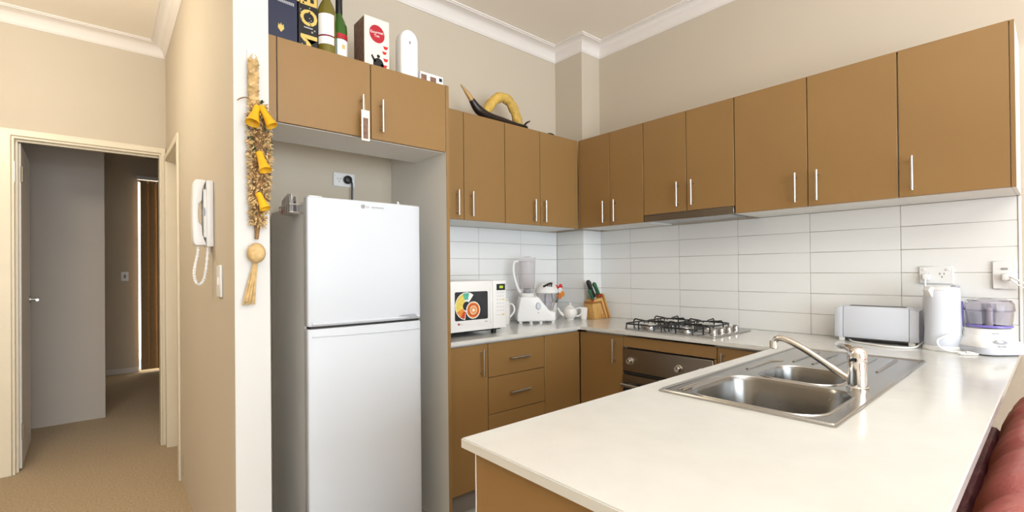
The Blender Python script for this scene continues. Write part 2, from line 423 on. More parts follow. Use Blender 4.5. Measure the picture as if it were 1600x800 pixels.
# ------------------------------------------------------------------ splashback tiles
TW, TH_ = 0.3745, 0.1075
_tc = {}
def tile(parent, org, ux, nrm, w, h):
    key = (round(w, 4), round(h, 4))
    if key not in _tc:
        me = to_mesh('tile', box(nb(), 0.001, w-0.001, -0.002, 0.006, 0.001, h-0.001, 0.0012)); me.materials.append(TILE); _tc[key] = me
    o = bpy.data.objects.new('tile', _tc[key]); C.objects.link(o); o.parent = parent
    mm = Matrix.Identity(4); u = Vector(ux); n = Vector(nrm)
    for i in range(3): mm[i][0], mm[i][1], mm[i][2], mm[i][3] = u[i], n[i], (0, 0, 1)[i], org[i]
    o.matrix_basis = mm
ZT = [(0.9+TH_*j, min(TH_, 1.536-(0.9+TH_*j))) for j in range(6)]
for z, h in ZT:
    ys = [-0.3455, -0.6097]+[-0.6097-TW*k for k in range(1, 6)]
    for a, b_ in zip(ys, ys[1:]):
        tile(wr, (0, b_, z), (0, 1, 0), (-1, 0, 0), a-b_, h)
    xs = [-0.2065, -0.5745, -0.949, -1.3235, -1.5505]
    for a, b_ in zip(xs, xs[1:]):
        tile(wb, (b_, -0.08, z), (1, 0, 0), (0, -1, 0), a-b_, h)
    tile(wc, (-0.20, -0.345, z), (0, 1, 0), (-1, 0, 0), 0.258, h)
    tile(wc, (-0.2065, -0.345, z), (1, 0, 0), (0, -1, 0), 0.2005, h)
obj('grout', box(nb(), -0.0035, 0.0, -2.4825, -0.3455, 0.9, 1.536), GROUT, wr)
obj('grout', box(nb(), -1.5505, -0.20, -0.0835, -0.08, 0.9, 1.536), GROUT, wb)
bm = nb(); box(bm, -0.2035, -0.20, -0.3485, -0.08, 0.9, 1.536); box(bm, -0.2035, 0.0, -0.3485, -0.345, 0.9, 1.536)
obj('grout', bm, GROUT, wc)
obj('tile_edge_trim', box(nb(), -0.009, 0.0, -2.492, -2.4825, 0.9, 1.536, 0.002), WPL, wr)

# ------------------------------------------------------------------ cabinets
def bar_handle(door, p, along, out, L=0.140):
    p = Vector(p); a = Vector(along); o = Vector(out)
    bm = nb(); b0 = p+o*0.030
    tube(bm, [b0-a*L/2, b0+a*L/2], 0.0058, 10)
    for s in (-1, 1): tube(bm, [p+a*s*(L/2-0.018), b0+a*s*(L/2-0.018)], 0.0045, 8)
    return obj('handle', bm, NICKEL, door)
G = 0.0018
def door_y(parent, x0, x1, z0, z1, y, nm='door', handle=None, hz=None, horiz=False):   # front faces -y at plane y
    d_ = obj(nm, box(nb(), x0+G, x1-G, y, y+0.017, z0+G, z1-G, 0.0012), TAN, parent)
    if handle is not None: bar_handle(d_, (handle, y, hz), (1, 0, 0) if horiz else (0, 0, 1), (0, -1, 0))
    return d_
def door_x(parent, y0, y1, z0, z1, x, nm='door', handle=None, hz=None):                # front faces -x at plane x
    d_ = obj(nm, box(nb(), x, x+0.017, y0+G, y1-G, z0+G, z1-G, 0.0012), TAN, parent)
    if handle is not None: bar_handle(d_, (x, handle, hz), (0, 0, 1), (-1, 0, 0))
    return d_
UZ0, UZ1 = 1.537, 2.146
# upper run on the back wall
YU = -0.405
def upper_back(x0, x1, xm, h1, h2, label, fill=None):
    t = thing('wall_cupboard', label, 'cupboard', ((x0+x1)/2, -0.09, UZ0), group='wall cupboards')
    obj('carcass', box(nb(), x0, x1, YU+0.018, -0.081, UZ0, UZ1-0.002), MEL, t)
    xr = fill if fill else x1
    door_y(t, x0, xm, UZ0, UZ1, YU, handle=h1, hz=1.63); door_y(t, xm, xr, UZ0, UZ1, YU, handle=h2, hz=1.63)
    obj('top_panel', box(nb(), x0, x1, YU+0.001, -0.082, UZ1-0.002, UZ1+0.002), TANEDGE, t)
    if fill: obj('corner_filler', box(nb(), fill, x1-0.001, YU+0.002, YU+0.018, UZ0, UZ1), TAN, t)
    return t
upper_back(-1.550, -0.985, -1.287, -1.340, -1.243, 'tan two-door wall cupboard above the microwave')
upper_back(-0.984, -0.322, -0.688, -0.754, -0.663, 'tan two-door wall cupboard on the back wall, next to the corner', fill=-0.348)
# upper run on the right wall
XU = -0.320
def upper_right(ys, handles, label, zb=UZ0, hz=1.63):
    t = thing('wall_cupboard', label, 'cupboard', (-0.01, (ys[0]+ys[-1])/2, zb), group='wall cupboards')
    obj('carcass', box(nb(), XU+0.018, -0.0015, ys[-1], ys[0], zb, UZ1-0.002), MEL, t)
    for a, b_, h in zip(ys, ys[1:], handles): door_x(t, b_, a, zb, UZ1, XU, handle=h, hz=hz)
    obj('top_panel', box(nb(), XU+0.001, -0.002, ys[-1], ys[0], UZ1-0.002, UZ1+0.002), TANEDGE, t)
    return t
t = upper_right([-0.4195, -0.6755, -0.931], [-0.637, -0.7245], 'tan two-door wall cupboard between the corner and the range hood')
obj('corner_filler', box(nb(), XU+0.002, XU+0.018, -0.4185, -0.4065, UZ0, UZ1), TAN, t)
upper_right([-0.932, -1.213, -1.483], [-1.165, -1.254], 'tan two-door wall cupboard sitting above the range hood', zb=1.578, hz=1.678)
upper_right([-1.484, -1.8226, -2.157], [-1.776, -1.866], 'tan two-door wall cupboard over the empty counter right of the hood')
t = upper_right([-2.158, -2.480], [-2.204], 'tan single-door wall cupboard at the right end of the row')
obj('end_panel', box(nb(), XU, -0.0015, -2.4925, -2.4805, UZ0, UZ1, 0.001), MEL, t, label='white end panel')
obj('edge_strip', box(nb(), XU-0.001, XU, -2.4925, -2.4805, UZ0, UZ1), TANEDGE, t, label='tan edge strip')
rh = thing('range_hood', 'slim grey slide-out range hood under the wall cupboards', 'range hood', (-0.16, -1.21, 1.537))
obj('front_bar', box(nb(), -0.322, -0.300, -1.479, -0.936, 1.537, 1.576, 0.002), STEELD, rh)
obj('housing', box(nb(), -0.298, -0.015, -1.479, -0.936, 1.545, 1.577, 0.002), GREYPL, rh)
obj('filter_panel', box(nb(), -0.27, -0.05, -1.44, -0.975, 1.541, 1.5455), STEEL, rh)

# overhead cupboard and tall panel round the fridge
fc = thing('fridge_surround', 'tan two-door overhead cupboard and tall white side panel round the fridge', 'cupboard', (-1.95, -0.5, 0))
obj('carcass', box(nb(), -2.357, -1.5695, -0.642, -0.375, 1.824, 2.147), MEL, fc)
obj('filler_strip', box(nb(), -2.358, -2.3255, -0.655, -0.643, 1.824, 2.15), TAN, fc)
dl = door_y(fc, -2.324, -1.950, 1.824, 2.15, -0.66, handle=-1.996, hz=1.925)
dr = door_y(fc, -1.950, -1.5695, 1.824, 2.15, -0.66, handle=-1.9075, hz=1.923)
obj('top_panel', box(nb(), -2.357, -1.5695, -0.642, -0.375, 2.1475, 2.1505), TANEDGE, fc)
obj('side_panel', box(nb(), -1.5685, -1.5525, -0.6585, -0.0815, 0.0, 2.15), MEL, fc, label='white panel')
obj('edge_strip', box(nb(), -1.5688, -1.5520, -0.6605, -0.6585, 0.0, 2.15), TAN, fc, label='tan edge strip')

# base cupboards on the back wall
YB = -0.62
bc = thing('base_cupboard', 'tan base cupboard beside the fridge panel with a vertical bar handle', 'cupboard', (-1.42, -0.35, 0), group='base cupboards')
obj('carcass', box(nb(), -1.551, -1.2955, YB+0.018, -0.0815, 0.125, 0.878), MEL, bc)
door_y(bc, -1.551, -1.2945, 0.125, 0.868, YB, handle=-1.341, hz=0.775)
obj('kickboard', box(nb(), -1.551, -1.295, -0.575, -0.56, 0.009, 0.125), KICK, bc)
bd = thing('drawer_unit', 'tan base drawer unit under the kitchen machine with horizontal bar handles', 'drawers', (-1.085, -0.35, 0))
obj('carcass', box(nb(), -1.2935, -0.878, YB+0.018, -0.0815, 0.125, 0.878), MEL, bd)
for a, b_, hz in ((0.685, 0.868, 0.775), (0.488, 0.685, 0.590), (0.125, 0.488, 0.400)):
    door_y(bd, -1.2935, -0.877, a, b_, YB, 'drawer', -1.086, hz, True)
obj('kickboard', box(nb(), -1.2935, -0.8775, -0.575, -0.56, 0.009, 0.125), KICK, bd)
be = thing('corner_base_unit', 'plain tan base panel without a handle, right of the drawers', 'cupboard', (-0.7, -0.35, 0))
obj('carcass', box(nb(), -0.875, -0.565, YB+0.018, -0.36, 0.125, 0.878), MEL, be)
door_y(be, -0.8765, -0.567, 0.125, 0.868, YB, 'front_panel')
obj('kickboard', box(nb(), -0.876, -0.53, -0.575, -0.56, 0.009, 0.125), KICK, be)
# base units on the right wall
XB = -0.565
t = thing('base_cupboard', 'tan base cupboard left of the oven with a vertical bar handle', 'cupboard', (-0.3, -0.8, 0), group='base cupboards')
obj('carcass', box(nb(), XB+0.018, -0.0015, -0.943, -0.66, 0.125, 0.878), MEL, t)
door_x(t, -0.945, -0.622, 0.125, 0.868, XB, handle=-0.893, hz=0.778)
obj('kickboard', box(nb(), -0.53, -0.515, -0.944, -0.66, 0.009, 0.125), KICK, t)
t = thing('oven_housing', 'tan oven housing unit below the cooktop', 'cupboard', (-0.3, -1.215, 0))
obj('top_rail', box(nb(), XB, XB+0.017, -1.496, -0.947, 0.808, 0.868, 0.001), TAN, t)
obj('side_board', box(nb(), XB+0.018, -0.0015, -1.4955, -1.4795, 0.125, 0.878), MEL, t)
obj('side_board', box(nb(), XB+0.018, -0.0015, -0.963, -0.947, 0.125, 0.878), MEL, t)
obj('drawer', box(nb(), XB, XB+0.017, -1.496, -0.947, 0.125, 0.215, 0.001), TAN, t)
obj('side_strip', box(nb(), XB, XB+0.017, -1.496, -1.4825, 0.217, 0.806), TAN, t)
obj('kickboard', box(nb(), -0.53, -0.515, -1.4955, -0.947, 0.009, 0.125), KICK, t)
t = thing('base_cupboard', 'tan base cupboard between the oven and the peninsula', 'cupboard', (-0.3, -1.63, 0), group='base cupboards')
obj('carcass', box(nb(), XB+0.018, -0.0015, -1.765, -1.4975, 0.125, 0.878), MEL, t)
door_x(t, -1.766, -1.4975, 0.125, 0.868, XB, handle=-1.532, hz=0.778)
obj('kickboard', box(nb(), -0.53, -0.515, -1.765, -1.4975, 0.009, 0.125), KICK, t)
ov = thing('built_in_oven', 'stainless built-in oven below the cooktop', 'oven', (-0.3, -1.215, 0.215))
obj('body', box(nb(), XB+0.022, -0.04, -1.478, -0.965, 0.222, 0.80), GREYPL, ov)
obj('control_panel', box(nb(), XB-0.006, XB+0.02, -1.480, -0.948, 0.672, 0.800, 0.002), STEELD, ov)
obj('vent_slot', box(nb(), XB+0.004, XB+0.02, -1.478, -0.949, 0.655, 0.672), DARK, ov)
for y in (-1.003, -1.30, -1.42):
    bm = nb(); lathe(bm, [(0.021, 0), (0.021, 0.006), (0.017, 0.008), (0.0155, 0.026), (0.013, 0.028)], 20)
    for v in bm.verts: v.co = Vector((XB-0.006-v.co.z, y+v.co.x, 0.733+v.co.y))
    k = obj('knob', bm, NICKEL, ov)
    bm = nb(); box(bm, XB-0.0355, XB-0.034, y-0.0015, y+0.0015, 0.733, 0.747)
    obj('pointer', bm, BLACK, k)
od = obj('door', box(nb(), XB-0.008, XB+0.016, -1.480, -0.948, 0.225, 0.653, 0.003), BLACK, ov, label='dark glass oven door')
obj('trim', box(nb(), XB-0.0095, XB-0.008, -1.480, -0.948, 0.605, 0.653), STEELD, od)
bm = nb(); tube(bm, [(XB-0.045, -1.46, 0.600), (XB-0.045, -0.965, 0.600)], 0.011, 12)
for y in (-1.42, -1.005): tube(bm, [(XB-0.008, y, 0.600), (XB-0.045, y, 0.600)], 0.008, 8)
obj('handle', bm, STEEL, od)

# peninsula base
pb = thing('peninsula_base', 'tan peninsula base under the sink end of the countertop', 'cupboard', (-1.2, -2.1, 0))
obj('end_panel', box(nb(), -2.240, -2.224, -2.400, -1.797, 0.009, 0.879), TAN, pb)
obj('edge_strip', box(nb(), -2.241, -2.223, -1.797, -1.7945, 0.009, 0.879), MEL, pb, label='white edge strip')
obj('back_panel', box(nb(), -2.223, -0.002, -2.400, -2.384, 0.0, 0.879), TAN, pb)
xs = [-2.222, -1.78, -1.36, -0.97, -0.585]
for a, b_ in zip(xs, xs[1:]):
    d_ = obj('door', box(nb(), a+G, b_-G, -1.815, -1.798, 0.125, 0.868, 0.001), TAN, pb)
    bar_handle(d_, (b_-0.05, -1.798, 0.775), (0, 0, 1), (0, 1, 0))
obj('kickboard', box(nb(), -2.222, -0.53, -1.855, -1.84, 0.009, 0.125), KICK, pb)
obj('bottom_board', box(nb(), -2.222, -0.57, -2.383, -1.818, 0.125, 0.141), MEL, pb)

# countertop: one continuous U with the sink cut out
outl = [(-1.5515, -0.0815), (-0.2015, -0.0815), (-0.2015, -0.3465), (-0.0015, -0.3465), (-0.0015, -2.485), (-2.255, -2.485), (-2.255, -1.765), (-0.585, -1.765),
        (-0.585, -0.640), (-1.5515, -0.640)]
SX0, SX1, SY0, SY1 = -1.617, -0.545, -2.270, -1.832
hole = [(SX0+0.012, SY0+0.012), (SX1-0.012, SY0+0.012), (SX1-0.012, SY1-0.012), (SX0+0.012, SY1-0.012)]
def plate_with_holes(bm, outer, holes, z):
    es = []
    for lp in [outer]+holes:
        vs = [bm.verts.new((p[0], p[1], z)) for p in lp]
        for k in range(len(vs)): es.append(bm.edges.new((vs[k], vs[(k+1) % len(vs)])))
    r = bmesh.ops.triangle_fill(bm, edges=es, use_beauty=True, normal=(0, 0, 1))
    return [g for g in r['geom'] if isinstance(g, bmesh.types.BMFace)]
bm = nb(); fs = plate_with_holes(bm, outl, [hole], 0.9)
ext = bmesh.ops.extrude_face_region(bm, geom=fs)
bmesh.ops.translate(bm, verts=[g for g in ext['geom'] if isinstance(g, bmesh.types.BMVert)], vec=(0, 0, -0.0198))
bmesh.ops.recalc_face_normals(bm, faces=bm.faces[:])
bmesh.ops.bevel(bm, geom=[e for e in bm.edges if e.calc_face_angle(0) > 0.8 and e.verts[0].co.z > 0.89 and e.verts[1].co.z > 0.89], offset=0.002, segments=2, affect='EDGES')
ct = obj('countertop', bm, STONE); ct['label'] = 'cream stone benchtop running in a U round the kitchen'; ct['category'] = 'countertop'

# ------------------------------------------------------------------ sink and tap
sk = thing('sink', 'stainless double-bowl sink with drainer set into the peninsula benchtop', 'sink', (-1.08, -2.05, 0.9))
b1 = rrect(-1.590, -1.262, -2.228, -1.897, 0.075, 6)
b2 = rrect(-1.232, -0.985, -2.165, -1.940, 0.070, 6)
ZS = 0.9045
bm = nb(); fs = plate_with_holes(bm, rrect(SX0, SX1, SY0, SY1, 0.006, 2), [b1, b2], ZS)
bmesh.ops.recalc_face_normals(bm, faces=bm.faces[:])
# outer skirt
ob = [e for e in bm.edges if e.is_boundary and (min(v.co.x for v in e.verts) < SX0+0.007 or max(v.co.x for v in e.verts) > SX1-0.007 or min(v.co.y for v in e.verts) < SY0+0.007 or max(v.co.y for v in e.verts) > SY1-0.007)]
r = bmesh.ops.extrude_edge_only(bm, edges=ob)
for g in r['geom']:
    if isinstance(g, bmesh.types.BMVert):
        g.co.z = 0.9004
obj('deck', bm, STEEL, sk)
def bowl(lp, depth):
    bm = nb(); cx = sum(p[0] for p in lp)/len(lp); cy = sum(p[1] for p in lp)/len(lp); rings = []
    for s, z in ((1.0, ZS), (0.992, ZS-0.004), (0.975, ZS-0.012), (0.94, ZS-depth+0.03), (0.90, ZS-depth+0.008), (0.84, ZS-depth), (0.12, ZS-depth-0.006)):
        rings.append([bm.verts.new((cx+(p[0]-cx)*s, cy+(p[1]-cy)*s, z)) for p in lp])
    n = len(lp)
    for a, b_ in zip(rings, rings[1:]):
        for k in range(n): bm.faces.new((a[k], a[(k+1) % n], b_[(k+1) % n], b_[k]))
    bm.faces.new(rings[-1])
    o = obj('bowl', bm, BOWL, sk)
    bm = nb(); lathe(bm, [(0.036, 0), (0.036, 0.004), (0.030, 0.005), (0.028, 0.002)], 20, (cx, cy, ZS-depth-0.004))
    obj('drain', bm, CHROME, o)
bowl(b1, 0.165); bowl(b2, 0.13)
def rim(lp, rr):
    return tube(nb(), [(p[0], p[1], ZS) for p in lp], rr, 6, closed=True)
obj('bowl_rim', rim(rrect(-1.594, -1.258, -2.232, -1.893, 0.078, 6), 0.0035), STEEL, sk)
obj('bowl_rim', rim(rrect(-1.236, -0.981, -2.169, -1.936, 0.073, 6), 0.0035), STEEL, sk)
obj('raised_edge', rim(rrect(SX0+0.006, SX1-0.006, SY0+0.006, SY1-0.006, 0.008, 2), 0.004), STEEL, sk)
for k in range(5):
    y = -2.195+k*0.062
    obj('drainer_ridge', tube(nb(), [(-0.90, y, ZS-0.001), (-0.88, y, ZS+0.001), (-0.63, y, ZS+0.001), (-0.61, y, ZS-0.001)], 0.005, 8), STEEL, sk)
for y in (-1.872, -1.884):
    obj('tray_ridge', tube(nb(), [(-1.575, y, ZS-0.001), (-1.56, y, ZS+0.001), (-1.34, y, ZS+0.001), (-1.32, y, ZS-0.001)], 0.0035, 6), STEEL, sk)
obj('tray_ridge', tube(nb(), [(-1.15, -1.885, ZS), (-0.95, -1.885, ZS+0.001), (-0.90, -1.91, ZS)], 0.005, 6), STEEL, sk)
tp = thing('mixer_tap', 'chrome mixer tap with long swivel spout standing on the sink', 'tap', (-1.200, -2.212, ZS))
TX, TY = -1.200, -2.212
obj('body', lathe(nb(), [(0.027, 0), (0.027, 0.006), (0.0235, 0.009), (0.0225, 0.074), (0.0235, 0.075), (0.0235, 0.078)], 28, (TX, TY, ZS)), CHROME, tp)
obj('cap', lathe(nb(), [(0.0225, 0.0785), (0.024, 0.082), (0.0245, 0.098), (0.021, 0.112), (0.013, 0.119), (0.004, 0.121)], 28, (TX, TY, ZS)), CHROME, tp)
obj('lever', tube(nb(), smooth_pts([(TX+0.008, TY+0.012, ZS+0.108), (TX+0.035, TY+0.034, ZS+0.112), (TX+0.075, TY+0.062, ZS+0.108), (-1.095, -2.138, 1.012)], 4), [0.011]*4+[0.0095]*4+[0.008]*4+[0.0085], 10), CHROME, tp)
sp_pts = smooth_pts([(TX+0.002, TY+0.012, ZS+0.022), (TX+0.006, TY+0.05, ZS+0.042), (TX+0.014, TY+0.13, ZS+0.090), (TX+0.018, TY+0.18, ZS+0.114), (TX+0.021, TY+0.205, ZS+0.121),
                     (TX+0.023, TY+0.222, ZS+0.117), (TX+0.024, TY+0.230, ZS+0.103)], 6)
obj('spout', tube(nb(), sp_pts, [0.0115]*8+[0.0100]*(len(sp_pts)-8), 12), CHROME, tp)
obj('nozzle', lathe(nb(), [(0.0105, -0.012), (0.0125, -0.010), (0.0125, 0.012), (0.010, 0.014)], 16, (TX+0.024, TY+0.230, ZS+0.097)), CHROME, tp)

# ------------------------------------------------------------------ cooktop
ck = thing('gas_cooktop', 'stainless four-burner gas cooktop with black wire pan supports', 'cooktop', (-0.30, -1.19, 0.9))
CX0, CX1, CY0, CY1 = -0.520, -0.085, -1.465, -0.920
bm = nb()
prism(bm, rrect(CX0, CX1, CY0, CY1, 0.015, 4), 0.9002, 0.9065, 'z', 0.002, 2)
obj('hob_plate', bm, STEEL, ck)
for bx, by, rr in ((-0.415, -1.02, 0.045), (-0.190, -1.02, 0.036), (-0.415, -1.25, 0.036), (-0.190, -1.25, 0.050)):
    bu = obj('burner', lathe(nb(), [(rr+0.012, 0), (rr+0.012, 0.004), (rr, 0.006), (rr, 0.014), (rr-0.004, 0.016)], 24, (bx, by, 0.9065)), STEEL, ck)
    obj('burner_cap', lathe(nb(), [(rr-0.006, 0.016), (rr-0.004, 0.019), (rr-0.006, 0.024), (rr*0.4, 0.026)], 24, (bx, by, 0.9065)), STEEL if rr < 0.04 else NICKEL, bu)
    bm = nb(); q = 0.100; zt = 0.946
    lp = [(bx+p[0], by+p[1], zt-0.012) for p in rrect(-q, q, -q, q, 0.03, 3)]
    tube(bm, lp, 0.0042, 8, closed=True)
    for a in range(4):
        c_, s_ = math.cos(a*PI/2), math.sin(a*PI/2)
        f = lambda u, v, z: (bx+c_*u-s_*v, by+s_*u+c_*v, z)
        tube(bm, smooth_pts([f(q, 0.0, 0.9065), f(q+0.003, 0, zt-0.008), f(q-0.008, 0, zt+0.008), f(q-0.025, 0, zt+0.006), f(0.030, 0, zt+0.002), f(0.026, 0, zt-0.006)], 4), 0.0040, 8)
        tube(bm, [f(q-0.01, q-0.01, zt-0.012), f(q-0.008, q-0.008, 0.9065)], 0.004, 6)
    obj('pan_support', bm, IRON, ck)
for k in range(4):
    kb = obj('knob', lathe(nb(), [(0.020, 0), (0.020, 0.004), (0.016, 0.007), (0.0145, 0.024), (0.012, 0.026)], 18, (-0.43+k*0.085, -1.415, 0.9065)), NICKEL, ck)
    obj('grip', box(nb(), -0.43+k*0.085-0.004, -0.43+k*0.085+0.004, -1.429, -1.401, 0.9325, 0.938, 0.001), NICKEL, kb)

# ------------------------------------------------------------------ fridge
fr = thing('refrigerator', 'white two-door top-freezer refrigerator standing in the niche', 'fridge', (-1.96, -0.4, 0))
obj('cabinet', box(nb(), -2.212, -1.716, -0.600, -0.110, 0.035, 1.538, 0.006, 2), FRS, fr)
def fdoor(z0, z1):
    n = 14; x0, x1 = -2.216, -1.712
    poly = [(x0, -0.607), (x0, -0.652)]
    for k in range(1, n):
        u = k/n; poly.append((x0+(x1-x0)*u, -0.655-0.012*math.sin(PI*u)**0.7))
    poly += [(x1, -0.652), (x1, -0.607)]
    return prism(nb(), poly, z0, z1, 'z', 0.007, 3)
f1 = obj('freezer_door', fdoor(1.034, 1.553), FRW, fr)
f2 = obj('fridge_door', fdoor(0.05, 1.0245), FRW, fr)
obj('door_seal', box(nb(), -2.205, -1.722, -0.6065, -0.6005, 0.06, 1.54), GREYPL, fr)
obj('gap_shadow_strip', box(nb(), -2.205, -1.722, -0.650, -0.6075, 1.0247, 1.0338), DARK, fr, label='dark gap strip')
arc = lambda z, s: [(-2.20+0.476*k/16, -0.656-0.0115*math.sin(PI*(0.03+0.94*k/16))**0.7, z+s*math.sin(PI*k/32)) for k in range(17)]
obj('handle_lip', tube(nb(), arc(1.045, 0.0), 0.006, 8), FRW, f1)
obj('handle_lip', tube(nb(), arc(0.995, -0.006), 0.0035, 8), FRW, f2)
bm = nb(); poly_plate(bm, [(0, 0), (0.05, 0.016), (0.115, 0.018), (0.13, 0.004), (0.10, 0.0)], (1, -0.0, 0), (0, 0, 1), (-1.865, -0.6672, 1.040), 0.001)
obj('handle_recess', bm, GREYPL, f1, label='grey finger recess')
obj('badge', disc(nb(), (-1.992, -0.6680, 1.528), 0.0085, (1, 0, 0), (0, 0, 1), 20, 0.001), GREYP, f1)
text('LG', 0.012, SILV, f1, (-1.980, -0.6690, 1.5235), (1, 0, 0), (0, 0, 1))
text('ELECTRONICS', 0.009, SILV, f1, (-1.955, -0.6690, 1.5240), (1, 0, 0), (0, 0, 1))
obj('hinge_cover', box(nb(), -2.205, -2.150, -0.64, -0.58, 1.539, 1.560, 0.004), WPL, fr)
obj('hinge_cover', box(nb(), -2.205, -2.150, -0.64, -0.615, 1.0247, 1.0338, 0.001), WPL, fr)
for x in (-2.18, -1.75): obj('foot', lathe(nb(), [(0.02, 0), (0.02, 0.03), (0.012, 0.036)], 12, (x, -0.55, 0.008)), BLACK, fr)
for x in (-2.18, -1.75): obj('foot', lathe(nb(), [(0.02, 0), (0.02, 0.03), (0.012, 0.036)], 12, (x, -0.16, 0.008)), BLACK, fr)
t = thing('paper_tag', 'small white card strip lying on top of the fridge', 'card', (-1.76, -0.55, 1.538))
obj('card', prism(nb(), [(-1.772, 1.5385), (-1.758, 1.5385), (-1.762, 1.560), (-1.770, 1.580), (-1.777, 1.580)], -0.556, -0.553, 'y'), WPL, t)
# rack of papers on the fridge side
bk = thing('side_basket', 'small wire rack stuffed with papers hanging on the fridge side', 'rack', (-2.235, -0.50, 1.485))
bm = nb()
for z in (1.493, 1.525):
    tube(bm, [(-2.213, -0.590, z), (-2.262, -0.590, z), (-2.262, -0.44, z), (-2.213, -0.44, z)], 0.0025, 6)
for k in range(6):
    y = -0.585+k*0.028; tube(bm, [(-2.262, y, 1.493), (-2.262, y, 1.530)], 0.0018, 6); tube(bm, [(-2.213, y, 1.493), (-2.262, y, 1.493)], 0.0018, 6)
obj('wire_frame', bm, NICKEL, bk)
for k, (m_, h, tl) in enumerate(((BAGC, 0.070, 0.0), (WPL, 0.082, 0.10), (GREYP, 0.060, -0.05), (BROWNP, 0.055, 0.05), (BAGC, 0.075, -0.12))):
    x = -2.255+k*0.009
    o = obj('paper', prism(nb(), [(-0.575+0.01*k, 1.496), (-0.455, 1.496), (-0.45+tl*0.1, 1.496+h*0.8), (-0.50, 1.496+h), (-0.565+0.01*k, 1.496+h*0.9)], x, x+0.002, 'x'), m_, bk)
obj('red_label', box(nb(), -2.259, -2.2565, -0.48, -0.455, 1.497, 1.515), REDB, bk, label='red label')

# ------------------------------------------------------------------ outlets and switches
def outlet(name, label, c, ux, n, w, h, loc=None):
    t = thing(name, label, 'power outlet', c, group='power outlets')
    c = Vector(c); u = Vector(ux); n = Vector(n); z = Vector((0, 0, 1))
    def slab(x0, x1, z0, z1, d0, d1, bev=0.002):
        bm = nb(); box(bm, x0, x1, z0, z1, d0, d1, bev)
        for v in bm.verts: p = v.co.copy(); v.co = c+u*p.x+z*p.y+n*p.z
        return bm
    pl = obj('plate', slab(-w/2, w/2, -h/2, h/2, 0.0003, 0.010, 0.003), WPL, t)
    return t, slab, pl
def sockets(t, slab, cx, cz):
    bm = nb()
    for dx, dz, a in ((-0.007, 0.006, 0.5), (0.007, 0.006, -0.5), (0, -0.008, 0)):
        b2_ = slab(cx+dx-0.0012, cx+dx+0.0012, cz+dz-0.004, cz+dz+0.004, 0.0096, 0.0106, 0)
        me = bpy.data.meshes.new('tmp'); b2_.to_mesh(me); b2_.free(); bm.from_mesh(me); bpy.data.meshes.remove(me)
    obj('socket_slots', bm, DARK, t)
RN = (-1, 0, 0); RU = (0, -1, 0)
t, sl, pl = outlet('power_outlet', 'white double power outlet on the tiles above the kettle', (-0.006, -2.231, 1.212), RU, RN, 0.116, 0.078)
sockets(t, sl, 0.020, 0.0); sockets(t, sl, -0.032, -0.002)
for x in (-0.040, 0.040): obj('switch', sl(x-0.006, x+0.006, 0.020, 0.030, 0.009, 0.014, 0.001), WPL, t)
pg = thing('power_plug', 'white plug in the left socket above the kettle', 'plug', (-0.03, -2.199, 1.205), group='power plugs')
obj('plug_body', box(nb(), -0.040, -0.017, -2.212, -2.186, 1.190, 1.218, 0.005, 2), WPL, pg)
t2, sl, pl = outlet('power_outlet', 'large white power outlet plate on the tiles above the food chopper', (-0.006, -2.443, 1.212), RU, RN, 0.072, 0.116)
obj('switch', sl(-0.010, 0.010, 0.022, 0.030, 0.009, 0.013, 0.001), GREYP, t2)
pg = thing('power_plug', 'white plug in the large outlet with its lead running off to the right', 'plug', (-0.02, -2.447, 1.205), group='power plugs')
obj('plug_body', box(nb(), -0.045, -0.017, -2.462, -2.436, 1.190, 1.218, 0.005, 2), WPL, pg)
obj('lead', tube(nb(), smooth_pts([(-0.040, -2.455, 1.208), (-0.050, -2.475, 1.197), (-0.045, -2.505, 1.176), (-0.030, -2.56, 1.150), (-0.016, -2.68, 1.02), (-0.010, -2.74, 0.60), (-0.010, -2.76, 0.05)], 6), 0.0035, 8), WPL, pg)
obj('lead', tube(nb(), smooth_pts([(-0.040, -2.455, 1.203), (-0.050, -2.470, 1.185), (-0.045, -2.500, 1.160), (-0.030, -2.55, 1.135), (-0.016, -2.66, 1.00), (-0.010, -2.71, 0.60), (-0.010, -2.73, 0.05)], 6), 0.0025, 8), WPL, pg)
t3, sl, pl = outlet('power_outlet', 'white double power outlet on the wall above the fridge', (-1.846, -0.0805, 1.745), (1, 0, 0), (0, -1, 0), 0.116, 0.074)
sockets(t3, sl, -0.028, -0.002)
for x in (-0.045, 0.045): obj('switch', sl(x-0.005, x+0.005, 0.014, 0.024, 0.009, 0.013, 0.001), WPL, t3)
pg = thing('power_plug', 'round black plug and cord in the outlet above the fridge', 'plug', (-1.832, -0.105, 1.745), group='power plugs')
bm = nb(); lathe(bm, [(0.020, 0), (0.022, 0.006), (0.022, 0.020), (0.016, 0.030), (0.006, 0.033)], 20)
for v in bm.verts: v.co = Vector((-1.832+v.co.x, -0.091-v.co.z, 1.745+v.co.y))
obj('plug_body', bm, BLACK, pg)
obj('cord', tube(nb(), smooth_pts([(-1.818, -0.108, 1.742), (-1.812, -0.112, 1.72), (-1.811, -0.107, 1.65), (-1.811, -0.101, 1.50), (-1.82, -0.098, 1.30)], 5), 0.0045, 8), BLACK, pg)
sw = thing('light_switch', 'slim white light switch plate on the hall side wall below the intercom', 'switch', (XH, -0.435, 1.22))
obj('plate', box(nb(), XH-0.010, XH-0.0003, -0.475, -0.40, 1.158, 1.282, 0.003), WPL, sw)
obj('rocker', box(nb(), XH-0.014, XH-0.009, -0.447, -0.428, 1.205, 1.235, 0.001), WPL, sw)
